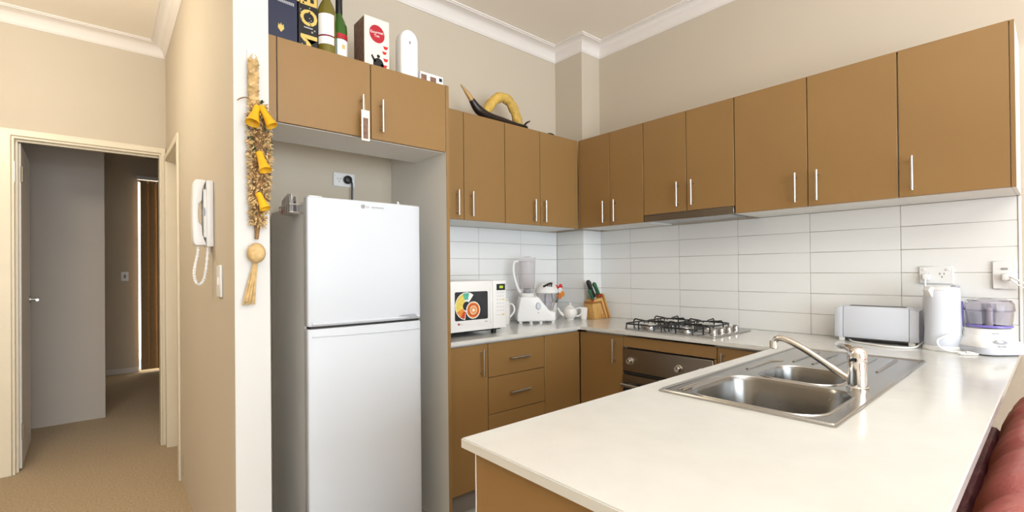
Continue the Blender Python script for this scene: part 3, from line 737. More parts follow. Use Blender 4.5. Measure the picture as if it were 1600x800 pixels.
# intercom
ic = thing('intercom_phone', 'white wall intercom handset with a looped cord on the hall side wall', 'intercom', (XH, -0.235, 1.36))
obj('cradle', box(nb(), XH-0.026, XH-0.0003, -0.288, -0.190, 1.362, 1.638, 0.005, 2), WPL, ic)
prof_h = [(-0.008, 1.368), (-0.048, 1.366), (-0.055, 1.385), (-0.057, 1.44), (-0.058, 1.50), (-0.057, 1.56), (-0.054, 1.62), (-0.047, 1.640), (-0.008, 1.640), (-0.022, 1.60),
          (-0.024, 1.55), (-0.035, 1.54), (-0.037, 1.50), (-0.035, 1.46), (-0.024, 1.45), (-0.022, 1.41)]
obj('handset', prism(nb(), [(XH-0.016+p[0], p[1]) for p in prof_h], -0.279, -0.215, 'y', 0.006, 2), WPL, ic)
obj('cradle_back', box(nb(), XH-0.036, XH-0.0195, -0.283, -0.215, 1.40, 1.60, 0.004), WPL, ic)
bm = nb(); disc(bm, (XH-0.034, -0.2832, 1.505), 0.0075, (1, 0, 0), (0, 0, 1), 14, 0.0008, 0.7, 2.6); obj('grip_slot', bm, GREYPL, ic, label='grey slot')
lp = smooth_pts([(XH-0.050, -0.245, 1.368), (XH-0.052, -0.24, 1.33), (XH-0.062, -0.23, 1.27), (XH-0.060, -0.225, 1.225), (XH-0.046, -0.225, 1.205), (XH-0.030, -0.235, 1.225),
                 (XH-0.022, -0.245, 1.28), (XH-0.016, -0.248, 1.364)], 8)
bm = nb(); tube(bm, lp, [0.0058+0.0012*((i % 2)*2-1) for i in range(len(lp))], 8)
obj('cord', bm, WPL, ic)

# ------------------------------------------------------------------ things above the fridge
ZT2 = 2.1505
def block(name, label, cat, x0, x1, y0, y1, h, m, bev=0.001):
    t = thing(name, label, cat, ((x0+x1)/2, (y0+y1)/2, ZT2))
    obj('box', box(nb(), x0, x1, y0, y1, ZT2, ZT2+h, bev), m, t)
    return t
nv = block('gift_box', 'tall navy blue liquor box on the fridge cupboard, leftmost item', 'box', -2.328, -2.2165, -0.55, -0.44, 0.36, NAVY)
cr = nb(); poly_plate(cr, [(-0.009, 0.03), (-0.012, 0.012), (0, -0.004), (0.012, 0.012), (0.009, 0.03), (0.004, 0.022), (0, 0.034), (-0.004, 0.022)], (1, 0, 0), (0, 0, 1), (-2.279, -0.5503, 2.226), 0.0006)
obj('crest', cr, GOLD, nv)
bm = nb()
for k in range(9): box(bm, -2.290+k*0.007, -2.285+k*0.007, -0.5508, -0.5502, 2.344-k*0.0003, 2.354)
obj('lettering_line', bm, SILV, nv)
mo = block('champagne_box', 'tall black champagne box with gold letters beside the navy box', 'box', -2.2115, -2.1335, -0.55, -0.46, 0.36, BLACKC)
for ch, z, sx_ in (('M', 2.158, 1.25), ('O', 2.279, 0.95), ('Ë', 2.362, 1.0), ('T', 2.432, 1.0)):
    text(ch, 0.092, GOLD, mo, (-2.139, -0.5503, z), (0, 0, 1), (-1, 0, 0), sx=sx_, bold=0.0022)
bm = nb()
for k in range(22):
    disc(bm, (-2.208+random.random()*0.07, -0.5502, 2.16+random.random()*0.34), 0.0015+random.random()*0.0025, (1, 0, 0), (0, 0, 1), 8, 0.0005)
obj('bubble_print', bm, SILV, mo)
obj('print_line', box(nb(), -2.190, -2.155, -0.5508, -0.5502, 2.270, 2.275), SILV, mo)
def bottle(label, x, y, r, glass, cap_m, shoulder):
    t = thing('wine_bottle', label, 'bottle', (x, y, ZT2), group='wine bottles above the fridge')
    s = shoulder
    b_ = obj('glass_body', lathe(nb(), [(r*0.86, 0), (r, 0.006), (r, s), (r*0.95, s+0.018), (r*0.72, s+0.042), (r*0.45, s+0.060), (0.0145, s+0.080), (0.0138, s+0.125)], 32, (x, y, ZT2)), glass, t)
    obj('capsule', lathe(nb(), [(0.0142, s+0.068), (0.0150, s+0.070), (0.0145, s+0.138), (0.0155, s+0.139), (0.0155, s+0.150), (0.013, s+0.152)], 24, (x, y, ZT2)), cap_m, t)
    return t
def label_arc(x, y, r, z0, z1, a0, a1, n=14):
    bm = nb(); A = [];
    for k in range(n+1):
        a = a0+(a1-a0)*k/n; A.append([bm.verts.new((x+rr*math.cos(a), y+rr*math.sin(a), ZT2+z)) for rr, z in ((r, z0), (r, z1), (r+0.0006, z1), (r+0.0006, z0))])
    for p, q in zip(A, A[1:]):
        for k in range(4): bm.faces.new((p[k], p[(k+1) % 4], q[(k+1) % 4], q[k]))
    bm.faces.new(A[0]); bm.faces.new(A[-1]); return bm
w1 = bottle('olive glass white-wine bottle with two-band white label above the fridge', -2.0945, -0.545, 0.0375, OLIVE, GOLD, 0.205)
D = math.radians
obj('label', label_arc(-2.0945, -0.545, 0.0377, 0.105, 0.195, D(190), D(300)), WHITEP, w1)
obj('label_band', label_arc(-2.0945, -0.545, 0.0377, 0.066, 0.098, D(190), D(300)), WHITEP, w1)
obj('label_stripe', label_arc(-2.0945, -0.545, 0.0376, 0.098, 0.105, D(190), D(300)), MAROON, w1)
w2_ = bottle('green glass wine bottle with dark capsule and crest label above the fridge', -2.026, -0.505, 0.0345, GREENG, BLACK, 0.175)
obj('label', label_arc(-2.026, -0.505, 0.0347, 0.040, 0.125, D(235), D(330)), WHITEP, w2_)
obj('label_band', label_arc(-2.026, -0.505, 0.0348, 0.128, 0.150, D(235), D(330)), REDP, w2_)
obj('emblem', label_arc(-2.026, -0.505, 0.0354, 0.083, 0.102, D(268), D(290), 5), GOLD, w2_)
tb = block('drink_carton', 'tall cream carton with a red oval and cocktail glasses printed on it', 'box', -1.928, -1.808, -0.55, -0.43, 0.266, CREAMC)
obj('side_print', box(nb(), -1.9288, -1.9282, -0.545, -0.435, ZT2+0.004, ZT2+0.262), BROWNP, tb)
obj('side_print_red', box(nb(), -1.9293, -1.9287, -0.545, -0.47, ZT2+0.004, ZT2+0.06), REDP, tb)
obj('oval_print', disc(nb(), (-1.868, -0.5502, ZT2+0.194), 0.038, (1, 0, 0.25), (-0.25, 0, 1), 28, 0.0005, 0.98, 1.08), REDP, tb)
text('Gourmet', 0.0175, WHITEP, tb, (-1.869, -0.5508, ZT2+0.196), (1, 0, 0.1), (-0.1, 0, 1), align='CENTER')
text('Tea', 0.0175, WHITEP, tb, (-1.869, -0.5508, ZT2+0.180), (1, 0, 0.1), (-0.1, 0, 1), align='CENTER')
for k, (x, z, s) in enumerate(((-1.826, 0.140, 0.013), (-1.832, 0.115, 0.012), (-1.826, 0.083, 0.013), (-1.835, 0.050, 0.017))):
    bm = nb(); poly_plate(bm, [(-s, s*0.6), (s, s*0.6), (s*0.5, -s*0.5), (-s*0.5, -s*0.5)], (1, 0, 0), (0, 0, 1), (x, -0.5502, ZT2+z), 0.0005)
    obj('cup_print', bm, REDB, tb)
bm = nb(); disc(bm, (-1.862, -0.5502, ZT2+0.055), 0.026, (1, 0, 0), (0, 0, 1), 20, 0.0005, 1.0, 1.15); disc(bm, (-1.862, -0.5502, ZT2+0.093), 0.008, (1, 0, 0), (0, 0, 1), 12, 0.0005)
poly_plate(bm, [(-0.020, 0.0), (-0.036, 0.030), (-0.030, 0.038), (-0.012, 0.012)], (1, 0, 0), (0, 0, 1), (-1.862, -0.5502, ZT2+0.058), 0.0005)
obj('teapot_print', bm, BLACKC, tb)
af = thing('air_freshener', 'white upright automatic air freshener with rounded top above the fridge', 'air freshener', (-1.722, -0.56, ZT2))
poly = []
for k in range(17):
    a = PI*k/16; poly.append((-1.722+0.046*math.cos(a), ZT2+0.195+0.052*math.sin(a)))
poly = [(-1.767, ZT2+0.0)] + [(-1.768, ZT2+0.08)] + list(reversed(poly)) + [(-1.676, ZT2+0.08), (-1.677, ZT2)]
obj('body', prism(nb(), poly, -0.595, -0.525, 'y', 0.014, 3), WPL, af)
obj('nozzle', disc(nb(), (-1.724, -0.5955, ZT2+0.182), 0.007, (1, 0, 0), (0, 0, 1), 14, 0.001, 0.7, 1.2), GREYP, af)
fb = block('flat_carton', 'low white carton with brown printed patches at the right end above the fridge', 'box', -1.672, -1.545, -0.60, -0.48, 0.062, WPL)
obj('print_patch', box(nb(), -1.668, -1.638, -0.6008, -0.6002, ZT2+0.016, ZT2+0.050), BROWNP, fb)
obj('print_patch', box(nb(), -1.618, -1.585, -0.6008, -0.6002, ZT2+0.016, ZT2+0.048), BROWNP, fb)
obj('print_patch', box(nb(), -1.568, -1.551, -0.6008, -0.6002, ZT2+0.036, ZT2+0.052), BLACKC, fb)
# tag hanging on the cupboard handle
tg = thing('hanging_tag', 'white card tag with a dark picture hanging from the fridge cupboard handle', 'tag', (-1.995, -0.70, 1.80))
obj('card', box(nb(), -2.010, -1.974, -0.7005, -0.6985, 1.800, 1.928, 0.0006), CREAMC, tg)
obj('picture', box(nb(), -2.003, -1.981, -0.7011, -0.7006, 1.808, 1.895), BROWNP, tg)
obj('string', tube(nb(), smooth_pts([(-1.992, -0.6995, 1.926), (-1.994, -0.699, 1.955), (-1.996, -0.6945, 1.985), (-1.998, -0.684, 1.955), (-1.993, -0.697, 1.926)], 5), 0.0012, 6), STRAW, tg)

# ------------------------------------------------------------------ horn ornament
hn = thing('horn_ornament', 'dark curved horn with pale tip lying on the wall cupboard', 'ornament', (-1.0, -0.35, UZ1+0.002))
YH = -0.365
hp = smooth_pts([(-0.765, YH, 2.172), (-0.86, YH, 2.168), (-0.97, YH, 2.171), (-1.07, YH, 2.175), (-1.150, YH, 2.199), (-1.200, YH, 2.247)], 6)
hr = [0.0075+0.0195*math.sin(min(1, i/(len(hp)-1)*1.22)*PI*0.5)-0.010*max(0, i/(len(hp)-1)-0.80)*5 for i in range(len(hp))]
obj('horn_body', tube(nb(), hp, hr, 14), HORN, hn)
obj('horn_tip', tube(nb(), [hp[-1], (-1.226, YH, 2.275), (-1.254, YH, 2.300), (-1.276, YH, 2.318)], [hr[-1]*0.98, 0.0135, 0.008, 0.003], 12), HORNT, hn, label='pale brown tip')
obj('tail_fin', tube(nb(), [(-0.790, YH, 2.174), (-0.770, YH-0.005, 2.196), (-0.742, YH-0.005, 2.212)], [0.007, 0.006, 0.004], 8), HORN, hn)
obj('tail_fin', tube(nb(), [(-0.790, YH, 2.174), (-0.775, YH-0.015, 2.164), (-0.770, YH-0.018, 2.153)], [0.007, 0.005, 0.003], 8), HORN, hn)
gr = thing('yellow_gourd', 'arched yellow dried gourd standing behind the dark horn', 'ornament', (-0.91, -0.295, UZ1+0.002))
gp = smooth_pts([(-1.068, -0.295, 2.181), (-1.025, -0.295, 2.250), (-0.978, -0.295, 2.312), (-0.918, -0.295, 2.347), (-0.858, -0.295, 2.338), (-0.815, -0.295, 2.295), (-0.787, -0.295, 2.240), (-0.772, -0.295, 2.180)], 6)
bm = nb(); tube(bm, gp, [0.0305+0.0022*math.sin(i*0.9)+0.0015*math.sin(i*2.1) for i in range(len(gp))], 16)
obj('arch', bm, SPONGE, gr)
bits = thing('dark_clip', 'small dark clip lying on top of the corner cupboard', 'clip', (-0.56, -0.39, UZ1+0.002))
obj('clip', tube(nb(), [(-0.60, -0.395, 2.152), (-0.575, -0.395, 2.157), (-0.545, -0.395, 2.153)], 0.004, 6), BLACK, bits)

# ------------------------------------------------------------------ straw decoration on the wall end
YS = -0.692
hk = thing('wall_hook', 'white plastic hook on the end of the wall holding the straw decoration', 'hook', (-2.416, YS, 2.02))
obj('hook_plate', box(nb(), -2.432, -2.400, YS-0.008, YS-0.0003, 2.000, 2.055, 0.004, 2), WPL, hk)
obj('hook_arm', tube(nb(), smooth_pts([(-2.416, YS-0.006, 2.018), (-2.416, YS-0.022, 2.008), (-2.416, YS-0.030, 2.018), (-2.416, YS-0.030, 2.030)], 4), 0.004, 8), WPL, hk)
sd = thing('straw_braid', 'long dried straw decoration with yellow felt bells hanging on the white wall end', 'decoration', (-2.413, YS-0.02, 1.14))
for ph in (0, 2*PI/3, 4*PI/3):
    pts = [(-2.416+0.011*math.sin(k*0.9+ph)+0.0005*k*0, YS-0.024+0.008*math.cos(k*1.8+ph), 2.012-k*0.0066) for k in range(25)]
    obj('plait_strand', tube(nb(), pts, 0.0085, 8), STRAW, sd)
obj('hanging_loop', tube(nb(), smooth_pts([(-2.412, YS-0.024, 2.008), (-2.406, YS-0.028, 2.022), (-2.416, YS-0.028, 2.033), (-2.426, YS-0.028, 2.022), (-2.420, YS-0.024, 2.008)], 4), 0.002, 6), STRAW, sd)
def body_half(z):   # half width of the bundle at height z
    pts = [(1.87, 0.016), (1.83, 0.030), (1.76, 0.036), (1.60, 0.037), (1.50, 0.028), (1.44, 0.020), (1.375, 0.008)]
    for (z1, w1_), (z0, w0_) in zip(pts, pts[1:]):
        if z0 <= z <= z1: return w0_+(w1_-w0_)*(z-z0)/(z1-z0)
    return 0.01
cxz = lambda z: -2.408+0.012*math.sin((z-1.37)*5.0)*0.9
core = [(cxz(z), YS-0.018, z) for z in [1.372+0.02*k for k in range(26)]]
obj('stem_bundle', tube(nb(), core, [max(0.006, body_half(p[2])*0.62) for p in core], 10), STRAWD, sd)
def blades(n, m, name, L0, L1, spread, z0=1.42, z1=1.86, wd=0.0022):
    bm = nb()
    for k in range(n):
        z = z0+(z1-z0)*random.random(); hw = body_half(z); a = random.uniform(-0.15, PI+0.15)
        p = Vector((cxz(z)+math.cos(a)*hw*0.75, YS-0.016-abs(math.sin(a))*hw*0.65, z))
        dirv = Vector((math.cos(a)*spread+random.uniform(-.5, .5), -abs(math.sin(a))*spread*0.6-random.uniform(0, .3), random.uniform(-1.0, 0.7))).normalized()
        L = random.uniform(L0, L1); q = p+dirv*L
        if q.y > YS-0.004: q.y = YS-0.004
        s = dirv.cross(Vector((random.uniform(-1, 1), random.uniform(-1, 1), random.uniform(-1, 1)))).normalized()*wd*random.uniform(.7, 1.6)
        m2 = (p+q)/2+Vector((0, -0.003, 0.003)); tt = dirv.cross(s).normalized()*wd*0.5
        a_ = [bm.verts.new(p), bm.verts.new(m2+s), bm.verts.new(m2-s), bm.verts.new(q), bm.verts.new(m2+tt)]
        for f in ((0, 1, 4), (0, 4, 2), (1, 3, 4), (4, 3, 2), (0, 2, 1), (1, 2, 3)): bm.faces.new([a_[i] for i in f])
    o = obj(name, bm, m, sd); o['kind'] = 'stuff'; return o
blades(900, STRAW, 'dried_grass', 0.012, 0.026, 0.8, wd=0.0032)
blades(300, STRAWD, 'dried_leaves', 0.010, 0.022, 0.8, wd=0.003)
blades(70, GRNLEAF, 'green_leaves', 0.012, 0.024, 0.9, 1.68, 1.86, 0.004)
obj('curled_wisp', tube(nb(), smooth_pts([(-2.42, YS-0.02, 1.868), (-2.44, YS-0.02, 1.874), (-2.458, YS-0.02, 1.866), (-2.466, YS-0.02, 1.858)], 5), 0.002, 6), STRAWD, sd)
def felt_bell(p, d_, L, r0, r1):
    d_ = Vector(d_).normalized(); p = Vector(p); bm = nb()
    lathe(bm, [(r0*0.7, 0), (r0, L*0.05), (r0*1.05, L*0.4), (r1*0.85, L*0.75), (r1*1.08, L), (r1*0.92, L*0.97), (r1*0.6, L*0.7), (r1*0.2, L*0.55)], 16)
    rot = Vector((0, 0, 1)).rotation_difference(d_).to_matrix().to_4x4()
    for v in bm.verts: v.co = rot @ v.co + p
    b_ = obj('felt_bell', bm, YEL, sd)
    bm = nb(); ball(bm, p+d_*L*0.72, r1*0.35, 10, 8); obj('bell_heart', bm, SPONGE, b_)
felt_bell((-2.408, YS-0.040, 1.845), (-0.30, -0.35, -1), 0.078, 0.011, 0.0215)
felt_bell((-2.396, YS-0.042, 1.845), (0.42, -0.35, -1), 0.080, 0.011, 0.0185)
felt_bell((-2.405, YS-0.045, 1.680), (0.20, -0.45, -1), 0.076, 0.012, 0.019)
felt_bell((-2.407, YS-0.040, 1.535), (0.30, -0.40, -1), 0.064, 0.011, 0.017)
for z, x in ((1.735, -2.398), (1.610, -2.400)):
    bm = nb()
    for k in range(26):
        a = k*2.4; rr = 0.004+0.021*math.sqrt(k/26)
        p = Vector((x+rr*math.cos(a), YS-0.044+0.012*(k/26), z+rr*math.sin(a)))
        o1 = Vector((math.cos(a), -0.8, math.sin(a))).normalized()*0.010; s1 = Vector((-math.sin(a), 0, math.cos(a)))*0.005
        q = [bm.verts.new(p-s1), bm.verts.new(p+s1), bm.verts.new(p+o1+s1*0.6), bm.verts.new(p+o1-s1*0.6), bm.verts.new(p+o1*0.6+Vector((0, -0.004, 0)))]
        bm.faces.new((q[0], q[1], q[4])); bm.faces.new((q[1], q[2], q[4])); bm.faces.new((q[2], q[3], q[4])); bm.faces.new((q[3], q[0], q[4])); bm.faces.new((q[0], q[3], q[2], q[1]))
    ball(bm, (x, YS-0.036, z), 0.016, 12, 8)
    obj('pine_flower', bm, STRAWD, sd)
bm = nb(); n = 24
bp = []
for k in range(13):
    t_ = PI*k/12; bp.append((0.0285*math.sin(t_)+0.001, -0.0355*math.cos(t_)))
lathe(bm, bp, n, (-2.412, YS-0.031, 1.322))
for v in bm.verts:
    a = math.atan2(v.co.y-(YS-0.031), v.co.x+2.412); f = 1-0.05*(0.5+0.5*math.cos(a*12))
    v.co.x = -2.412+(v.co.x+2.412)*f; v.co.y = YS-0.031+(v.co.y-(YS-0.031))*f
obj('straw_ball', bm, STRAW, sd)
bm = nb()
for k in range(46):
    a = random.uniform(0, 2*PI); rr = math.sqrt(random.random())
    p0 = (-2.412+0.006*rr*math.cos(a), YS-0.018+0.005*rr*math.sin(a), 1.289)
    p1 = (-2.424+0.013*rr*math.cos(a), YS-0.018+0.009*rr*math.sin(a), 1.22)
    p2 = (-2.437+0.021*rr*math.cos(a)+random.uniform(-.003, .003), YS-0.018+0.010*rr*math.sin(a), 1.135+random.uniform(0, 0.02))
    tube(bm, [p0, p1, p2], 0.0018, 5)
o = obj('tassel', bm, STRAW, sd); o['kind'] = 'stuff'

# ------------------------------------------------------------------ microwave
mw = thing('microwave', 'white microwave with fruit stickers on its window, on the counter by the fridge panel', 'microwave', (-1.325, -0.37, 0.9))
X0, X1, Y0, Z0, Z1 = -1.500, -1.110, -0.555, 0.932, 1.197
obj('case', box(nb(), X0, X1, Y0+0.022, -0.19, Z0, Z1, 0.004, 2), WPL, mw)
XD = -1.207
dr_ = obj('door', box(nb(), X0, XD, Y0, Y0+0.0215, Z0, Z1, 0.005, 2), WPL, mw)
obj('window', prism(nb(), rrect(-1.457, -1.243, 0.991, 1.141, 0.008, 4), Y0-0.0015, Y0+0.001, 'y'), MWGLASS, dr_, label='dark window')
cp = obj('control_panel', box(nb(), XD+0.001, X1, Y0, Y0+0.0215, Z0, Z1, 0.005, 2), WPL, mw)
obj('door_edge', box(nb(), XD-0.020, XD-0.004, Y0-0.004, Y0+0.001, 0.965, 1.165, 0.002), WPL, dr_)
obj('display', box(nb(), -1.180, -1.119, Y0-0.0012, Y0+0.001, 1.142, 1.177), BLACK, cp)
obj('display_digits', box(nb(), -1.160, -1.134, Y0-0.0018, Y0-0.0011, 1.153, 1.167), LCD, cp)
bm = nb(); by_ = nb()
for r_, z in enumerate((1.128, 1.110, 1.090, 1.070, 1.050, 1.030, 1.006)):
    for c_ in range(3):
        if (r_ in (2, 6)) and c_ == 2: box(by_, -1.142, -1.126, Y0-0.0010, Y0+0.0005, z-0.004, z+0.004)
        else: box(bm, -1.180+c_*0.020, -1.168+c_*0.020, Y0-0.0010, Y0+0.0005, z-0.002, z+0.002)
obj('buttons', bm, LGREY, cp)['kind'] = 'stuff'; obj('yellow_buttons', by_, STICK['yellow'], cp)['kind'] = 'stuff'
for x in (X0+0.04, X1-0.05):
    for y in (-0.50, -0.23): obj('foot', lathe(nb(), [(0.014, 0), (0.016, 0.033)], 12, (x, y, 0.9)), BLACK, mw)
obj('base_shadow_plate', box(nb(), X0+0.01, X1-0.02, Y0+0.03, -0.20, 0.922, 0.9318), BLACK, mw, label='black plate standing for the shade underneath')  # black sheet that paints the shade under the case
obj('badge', disc(nb(), (-1.433, Y0-0.0002, 0.973), 0.006, (1, 0, 0), (0, 0, 1), 16, 0.0008), REDP, dr_)
text('LG', 0.012, SILV, dr_, (-1.424, Y0-0.0006, 0.969), (1, 0, 0), (0, 0, 1))
obj('print_mark', box(nb(), -1.262, -1.246, Y0-0.0008, Y0+0.0004, 0.974, 0.979), SILV, dr_)
# fruit stickers on the window (melon slice and cut orange)
def crescent(r_out, cx, cz, r_in, ix, iz, a0, a1, n=20):
    o_ = [(cx+r_out*math.cos(a0+(a1-a0)*k/n), cz+r_out*math.sin(a0+(a1-a0)*k/n)) for k in range(n+1)]
    i_ = [(ix+r_in*math.cos(a0+(a1-a0)*k/n), iz+r_in*math.sin(a0+(a1-a0)*k/n)) for k in range(n, -1, -1)]
    return o_+i_
st = thing('melon_sticker', 'yellow and green melon slice sticker on the microwave window', 'sticker', (-1.41, Y0-0.002, 1.07), group='fruit stickers on the microwave')
YW = Y0-0.0018
def strip(parent, nm, m, r0, r1, cx, cz, a0, a1, th, n=12):
    pts = [(cx+r1*math.cos(a0+(a1-a0)*k/n), cz+r1*math.sin(a0+(a1-a0)*k/n)) for k in range(n+1)]
    pts += [(cx+r0*math.cos(a0+(a1-a0)*k/n), cz+r0*math.sin(a0+(a1-a0)*k/n)) for k in range(n, -1, -1)]
    obj(nm, prism(nb(), pts, YW-th, YW, 'y'), m, parent)
mcx, mcz = -1.384, 1.066
strip(st, 'white_border', STICK['white'], 0.024, 0.073, mcx, mcz, D(52), D(262), 0.0003)
strip(st, 'green_part', STICK['green'], 0.034, 0.069, mcx, mcz, D(75), D(112), 0.0006)
strip(st, 'yellow_part', STICK['yellow'], 0.024, 0.069, mcx, mcz, D(112), D(205), 0.0006)
strip(st, 'orange_part', STICK['orange'], 0.026, 0.069, mcx, mcz, D(205), D(235), 0.0006)
strip(st, 'red_part', STICK['red'], 0.030, 0.069, mcx, mcz, D(235), D(258), 0.0006)
st2 = thing('orange_sticker', 'round cut-orange sticker on the microwave window', 'sticker', (-1.342, Y0-0.003, 1.043), group='fruit stickers on the microwave')
def dsk(nm, m, r, off, parent, cx=-1.342, cz=1.043): obj(nm, disc(nb(), (cx, YW-off, cz), r, (1, 0, 0), (0, 0, 1), 28, 0.0004), m, parent)
dsk('white_border', STICK['white'], 0.046, 0.0008, st2); dsk('rind', STICK['orange'], 0.041, 0.0013, st2); dsk('red_ring', STICK['red'], 0.034, 0.0018, st2)
dsk('flesh', STICK['cream'], 0.026, 0.0023, st2); dsk('core', STICK['orange'], 0.015, 0.0028, st2); dsk('heart', STICK['white'], 0.008, 0.0033, st2)
# jug behind the microwave
jg = thing('white_jug', 'tall white plastic jug standing half behind the microwave', 'jug', (-0.850, -0.195, 0.9))
obj('body', lathe(nb(), [(0.052, 0), (0.055, 0.004), (0.058, 0.08), (0.054, 0.150), (0.046, 0.158)], 28, (-0.850, -0.195, 0.9002)), CHINA, jg)
obj('lid', lathe(nb(), [(0.047, 0.1583), (0.050, 0.162), (0.046, 0.170), (0.01, 0.174)], 28, (-0.850, -0.195, 0.9002)), WPL, jg)
obj('handle', tube(nb(), smooth_pts([(-0.809, -0.222, 1.030), (-0.788, -0.240, 1.025), (-0.782, -0.246, 0.985), (-0.803, -0.228, 0.945)], 5), 0.006, 8), WPL, jg)

# ------------------------------------------------------------------ kitchen machine (blender + mixer bowl)
km = thing('kitchen_machine', 'white food processor with blender jar on the left and covered bowl on the right', 'food processor', (-0.615, -0.262, 0.9), D(-34))
L = lambda nm, bm, m, p=None, label=None: obj(nm, bm, m, p if p is not None else km, local=True, label=label)
base = [(-0.128, 0.012), (0.128, 0.012), (0.131, 0.075), (0.090, 0.080), (0.020, 0.168), (0.008, 0.176), (-0.092, 0.176), (-0.108, 0.166), (-0.130, 0.055)]
bs = L('motor_base', prism(nb(), base, -0.085, 0.075, 'y', 0.010, 3), WPL)
for x in (-0.105, -0.035, 0.030, 0.112):
    L('foot', lathe(nb(), [(0.011, 0), (0.013, 0.013)], 10, (x, -0.065, 0)), WPL)
for x in (-0.10, 0.10): L('foot', lathe(nb(), [(0.011, 0), (0.013, 0.013)], 10, (x, 0.055, 0)), WPL)
bm = nb(); lathe(bm, [(0.017, 0), (0.017, 0.006), (0.012, 0.012)], 18, sy=1.5)
for v in bm.verts: v.co = Vector((0.012+v.co.x, -0.085-v.co.z, 0.115+v.co.y))
L('control_knob', bm, LGREY)
bm = nb(); disc(bm, (0.012, -0.0853, 0.070), 0.004, (1, 0, 0), (0, 0, 1), 10, 0.0006); L('logo_dot', bm, GREYP)
JX, JZ = -0.050, 0.176
L('jar_collar', lathe(nb(), [(0.050, 0), (0.052, 0.010), (0.044, 0.022)], 28, (JX, -0.005, JZ)), WPL)
jar = L('blender_jar', lathe(nb(), [(0.036, 0.0225), (0.046, 0.05), (0.055, 0.10), (0.058, 0.235), (0.056, 0.236), (0.052, 0.10), (0.043, 0.053), (0.01, 0.048)], 28, (JX, -0.005, JZ), cap=False), SMOKE)
L('blade_hub', lathe(nb(), [(0.020, 0.0226), (0.024, 0.026), (0.020, 0.045), (0.010, 0.047)], 16, (JX, -0.005, JZ)), GREYPL, jar)
L('jar_lid', lathe(nb(), [(0.058, 0.2365), (0.060, 0.238), (0.060, 0.256), (0.057, 0.259), (0.030, 0.260), (0.028, 0.268), (0.010, 0.270)], 28, (JX, -0.005, JZ)), SMOKE)
L('jar_handle', tube(nb(), smooth_pts([(JX-0.060, -0.012, JZ+0.235), (JX-0.085, -0.015, JZ+0.232), (JX-0.094, -0.018, JZ+0.19), (JX-0.088, -0.018, JZ+0.13), (JX-0.066, -0.016, JZ+0.06), (JX-0.046, -0.012, JZ+0.025)], 6), 0.010, 10), WPL)
BX, BY, BZ = 0.085, -0.008, 0.081
L('bowl', lathe(nb(), [(0.040, 0.002), (0.042, 0.006), (0.060, 0.060), (0.072, 0.115), (0.070, 0.115), (0.057, 0.060), (0.038, 0.009), (0.01, 0.008)], 30, (BX, BY, BZ), cap=False), SMOKE)
L('bowl_foot', lathe(nb(), [(0.043, -0.001), (0.043, 0.0035), (0.030, 0.004)], 24, (BX, BY, BZ)), GREYPL)
L('spindle', lathe(nb(), [(0.016, 0.010), (0.016, 0.10), (0.010, 0.112)], 16, (BX, BY, BZ)), LGREY)
ld = L('bowl_lid', lathe(nb(), [(0.076, 0.1155), (0.078, 0.118), (0.078, 0.134), (0.072, 0.142), (0.060, 0.170), (0.042, 0.184), (0.012, 0.188)], 30, (BX, BY, BZ)), WPL)
L('lid_grip', tube(nb(), smooth_pts([(BX-0.035, BY-0.060, BZ+0.160), (BX-0.010, BY-0.060, BZ+0.172), (BX+0.012, BY-0.053, BZ+0.180), (BX+0.026, BY-0.048, BZ+0.178)], 5), 0.007, 8), BLACK, ld)
for k in range(3): L('grip_bar', tube(nb(), [(BX-0.004+k*0.012, BY-0.064, BZ+0.160), (BX-0.002+k*0.012, BY-0.048, BZ+0.180)], 0.0045, 6), BLACK, ld)
# bunch of artificial flowers behind
fl = thing('flower_bunch', 'small bunch of red and orange artificial flowers behind the food processor', 'flowers', (-0.36, -0.200, 0.9))
obj('vase', lathe(nb(), [(0.022, 0), (0.028, 0.02), (0.022, 0.07), (0.016, 0.10), (0.020, 0.115)], 20, (-0.360, -0.200, 0.9003)), CHINA, fl)
fm = [ORANGE, REDB, STICK['white'], STICK['orange'], REDB, STICK['cream'], ORANGE]
for k, (dx, dy, dz) in enumerate(((-0.050, -0.02, 0.245), (-0.022, -0.04, 0.225), (0.004, -0.055, 0.205), (0.020, -0.06, 0.18), (0.012, -0.05, 0.23), (-0.06, -0.02, 0.225), (0.0, -0.055, 0.165))):
    p = Vector((-0.360+dx, -0.200+dy, 0.9+dz))
    st_ = obj('stem', tube(nb(), [(-0.360+dx*0.15, -0.2+dy*0.15, 1.005), p], 0.0018, 6), GRNLEAF, fl)
    bm = nb()
    for q in range(6):
        a = q*PI/3; c_ = p+Vector((math.cos(a)*0.013, -0.004, math.sin(a)*0.013)); ball(bm, c_, 0.0095, 8, 6, (1, 0.6, 1))
    ball(bm, p+Vector((0, -0.006, 0)), 0.005, 8, 6)
    obj('bloom', bm, fm[k], st_)
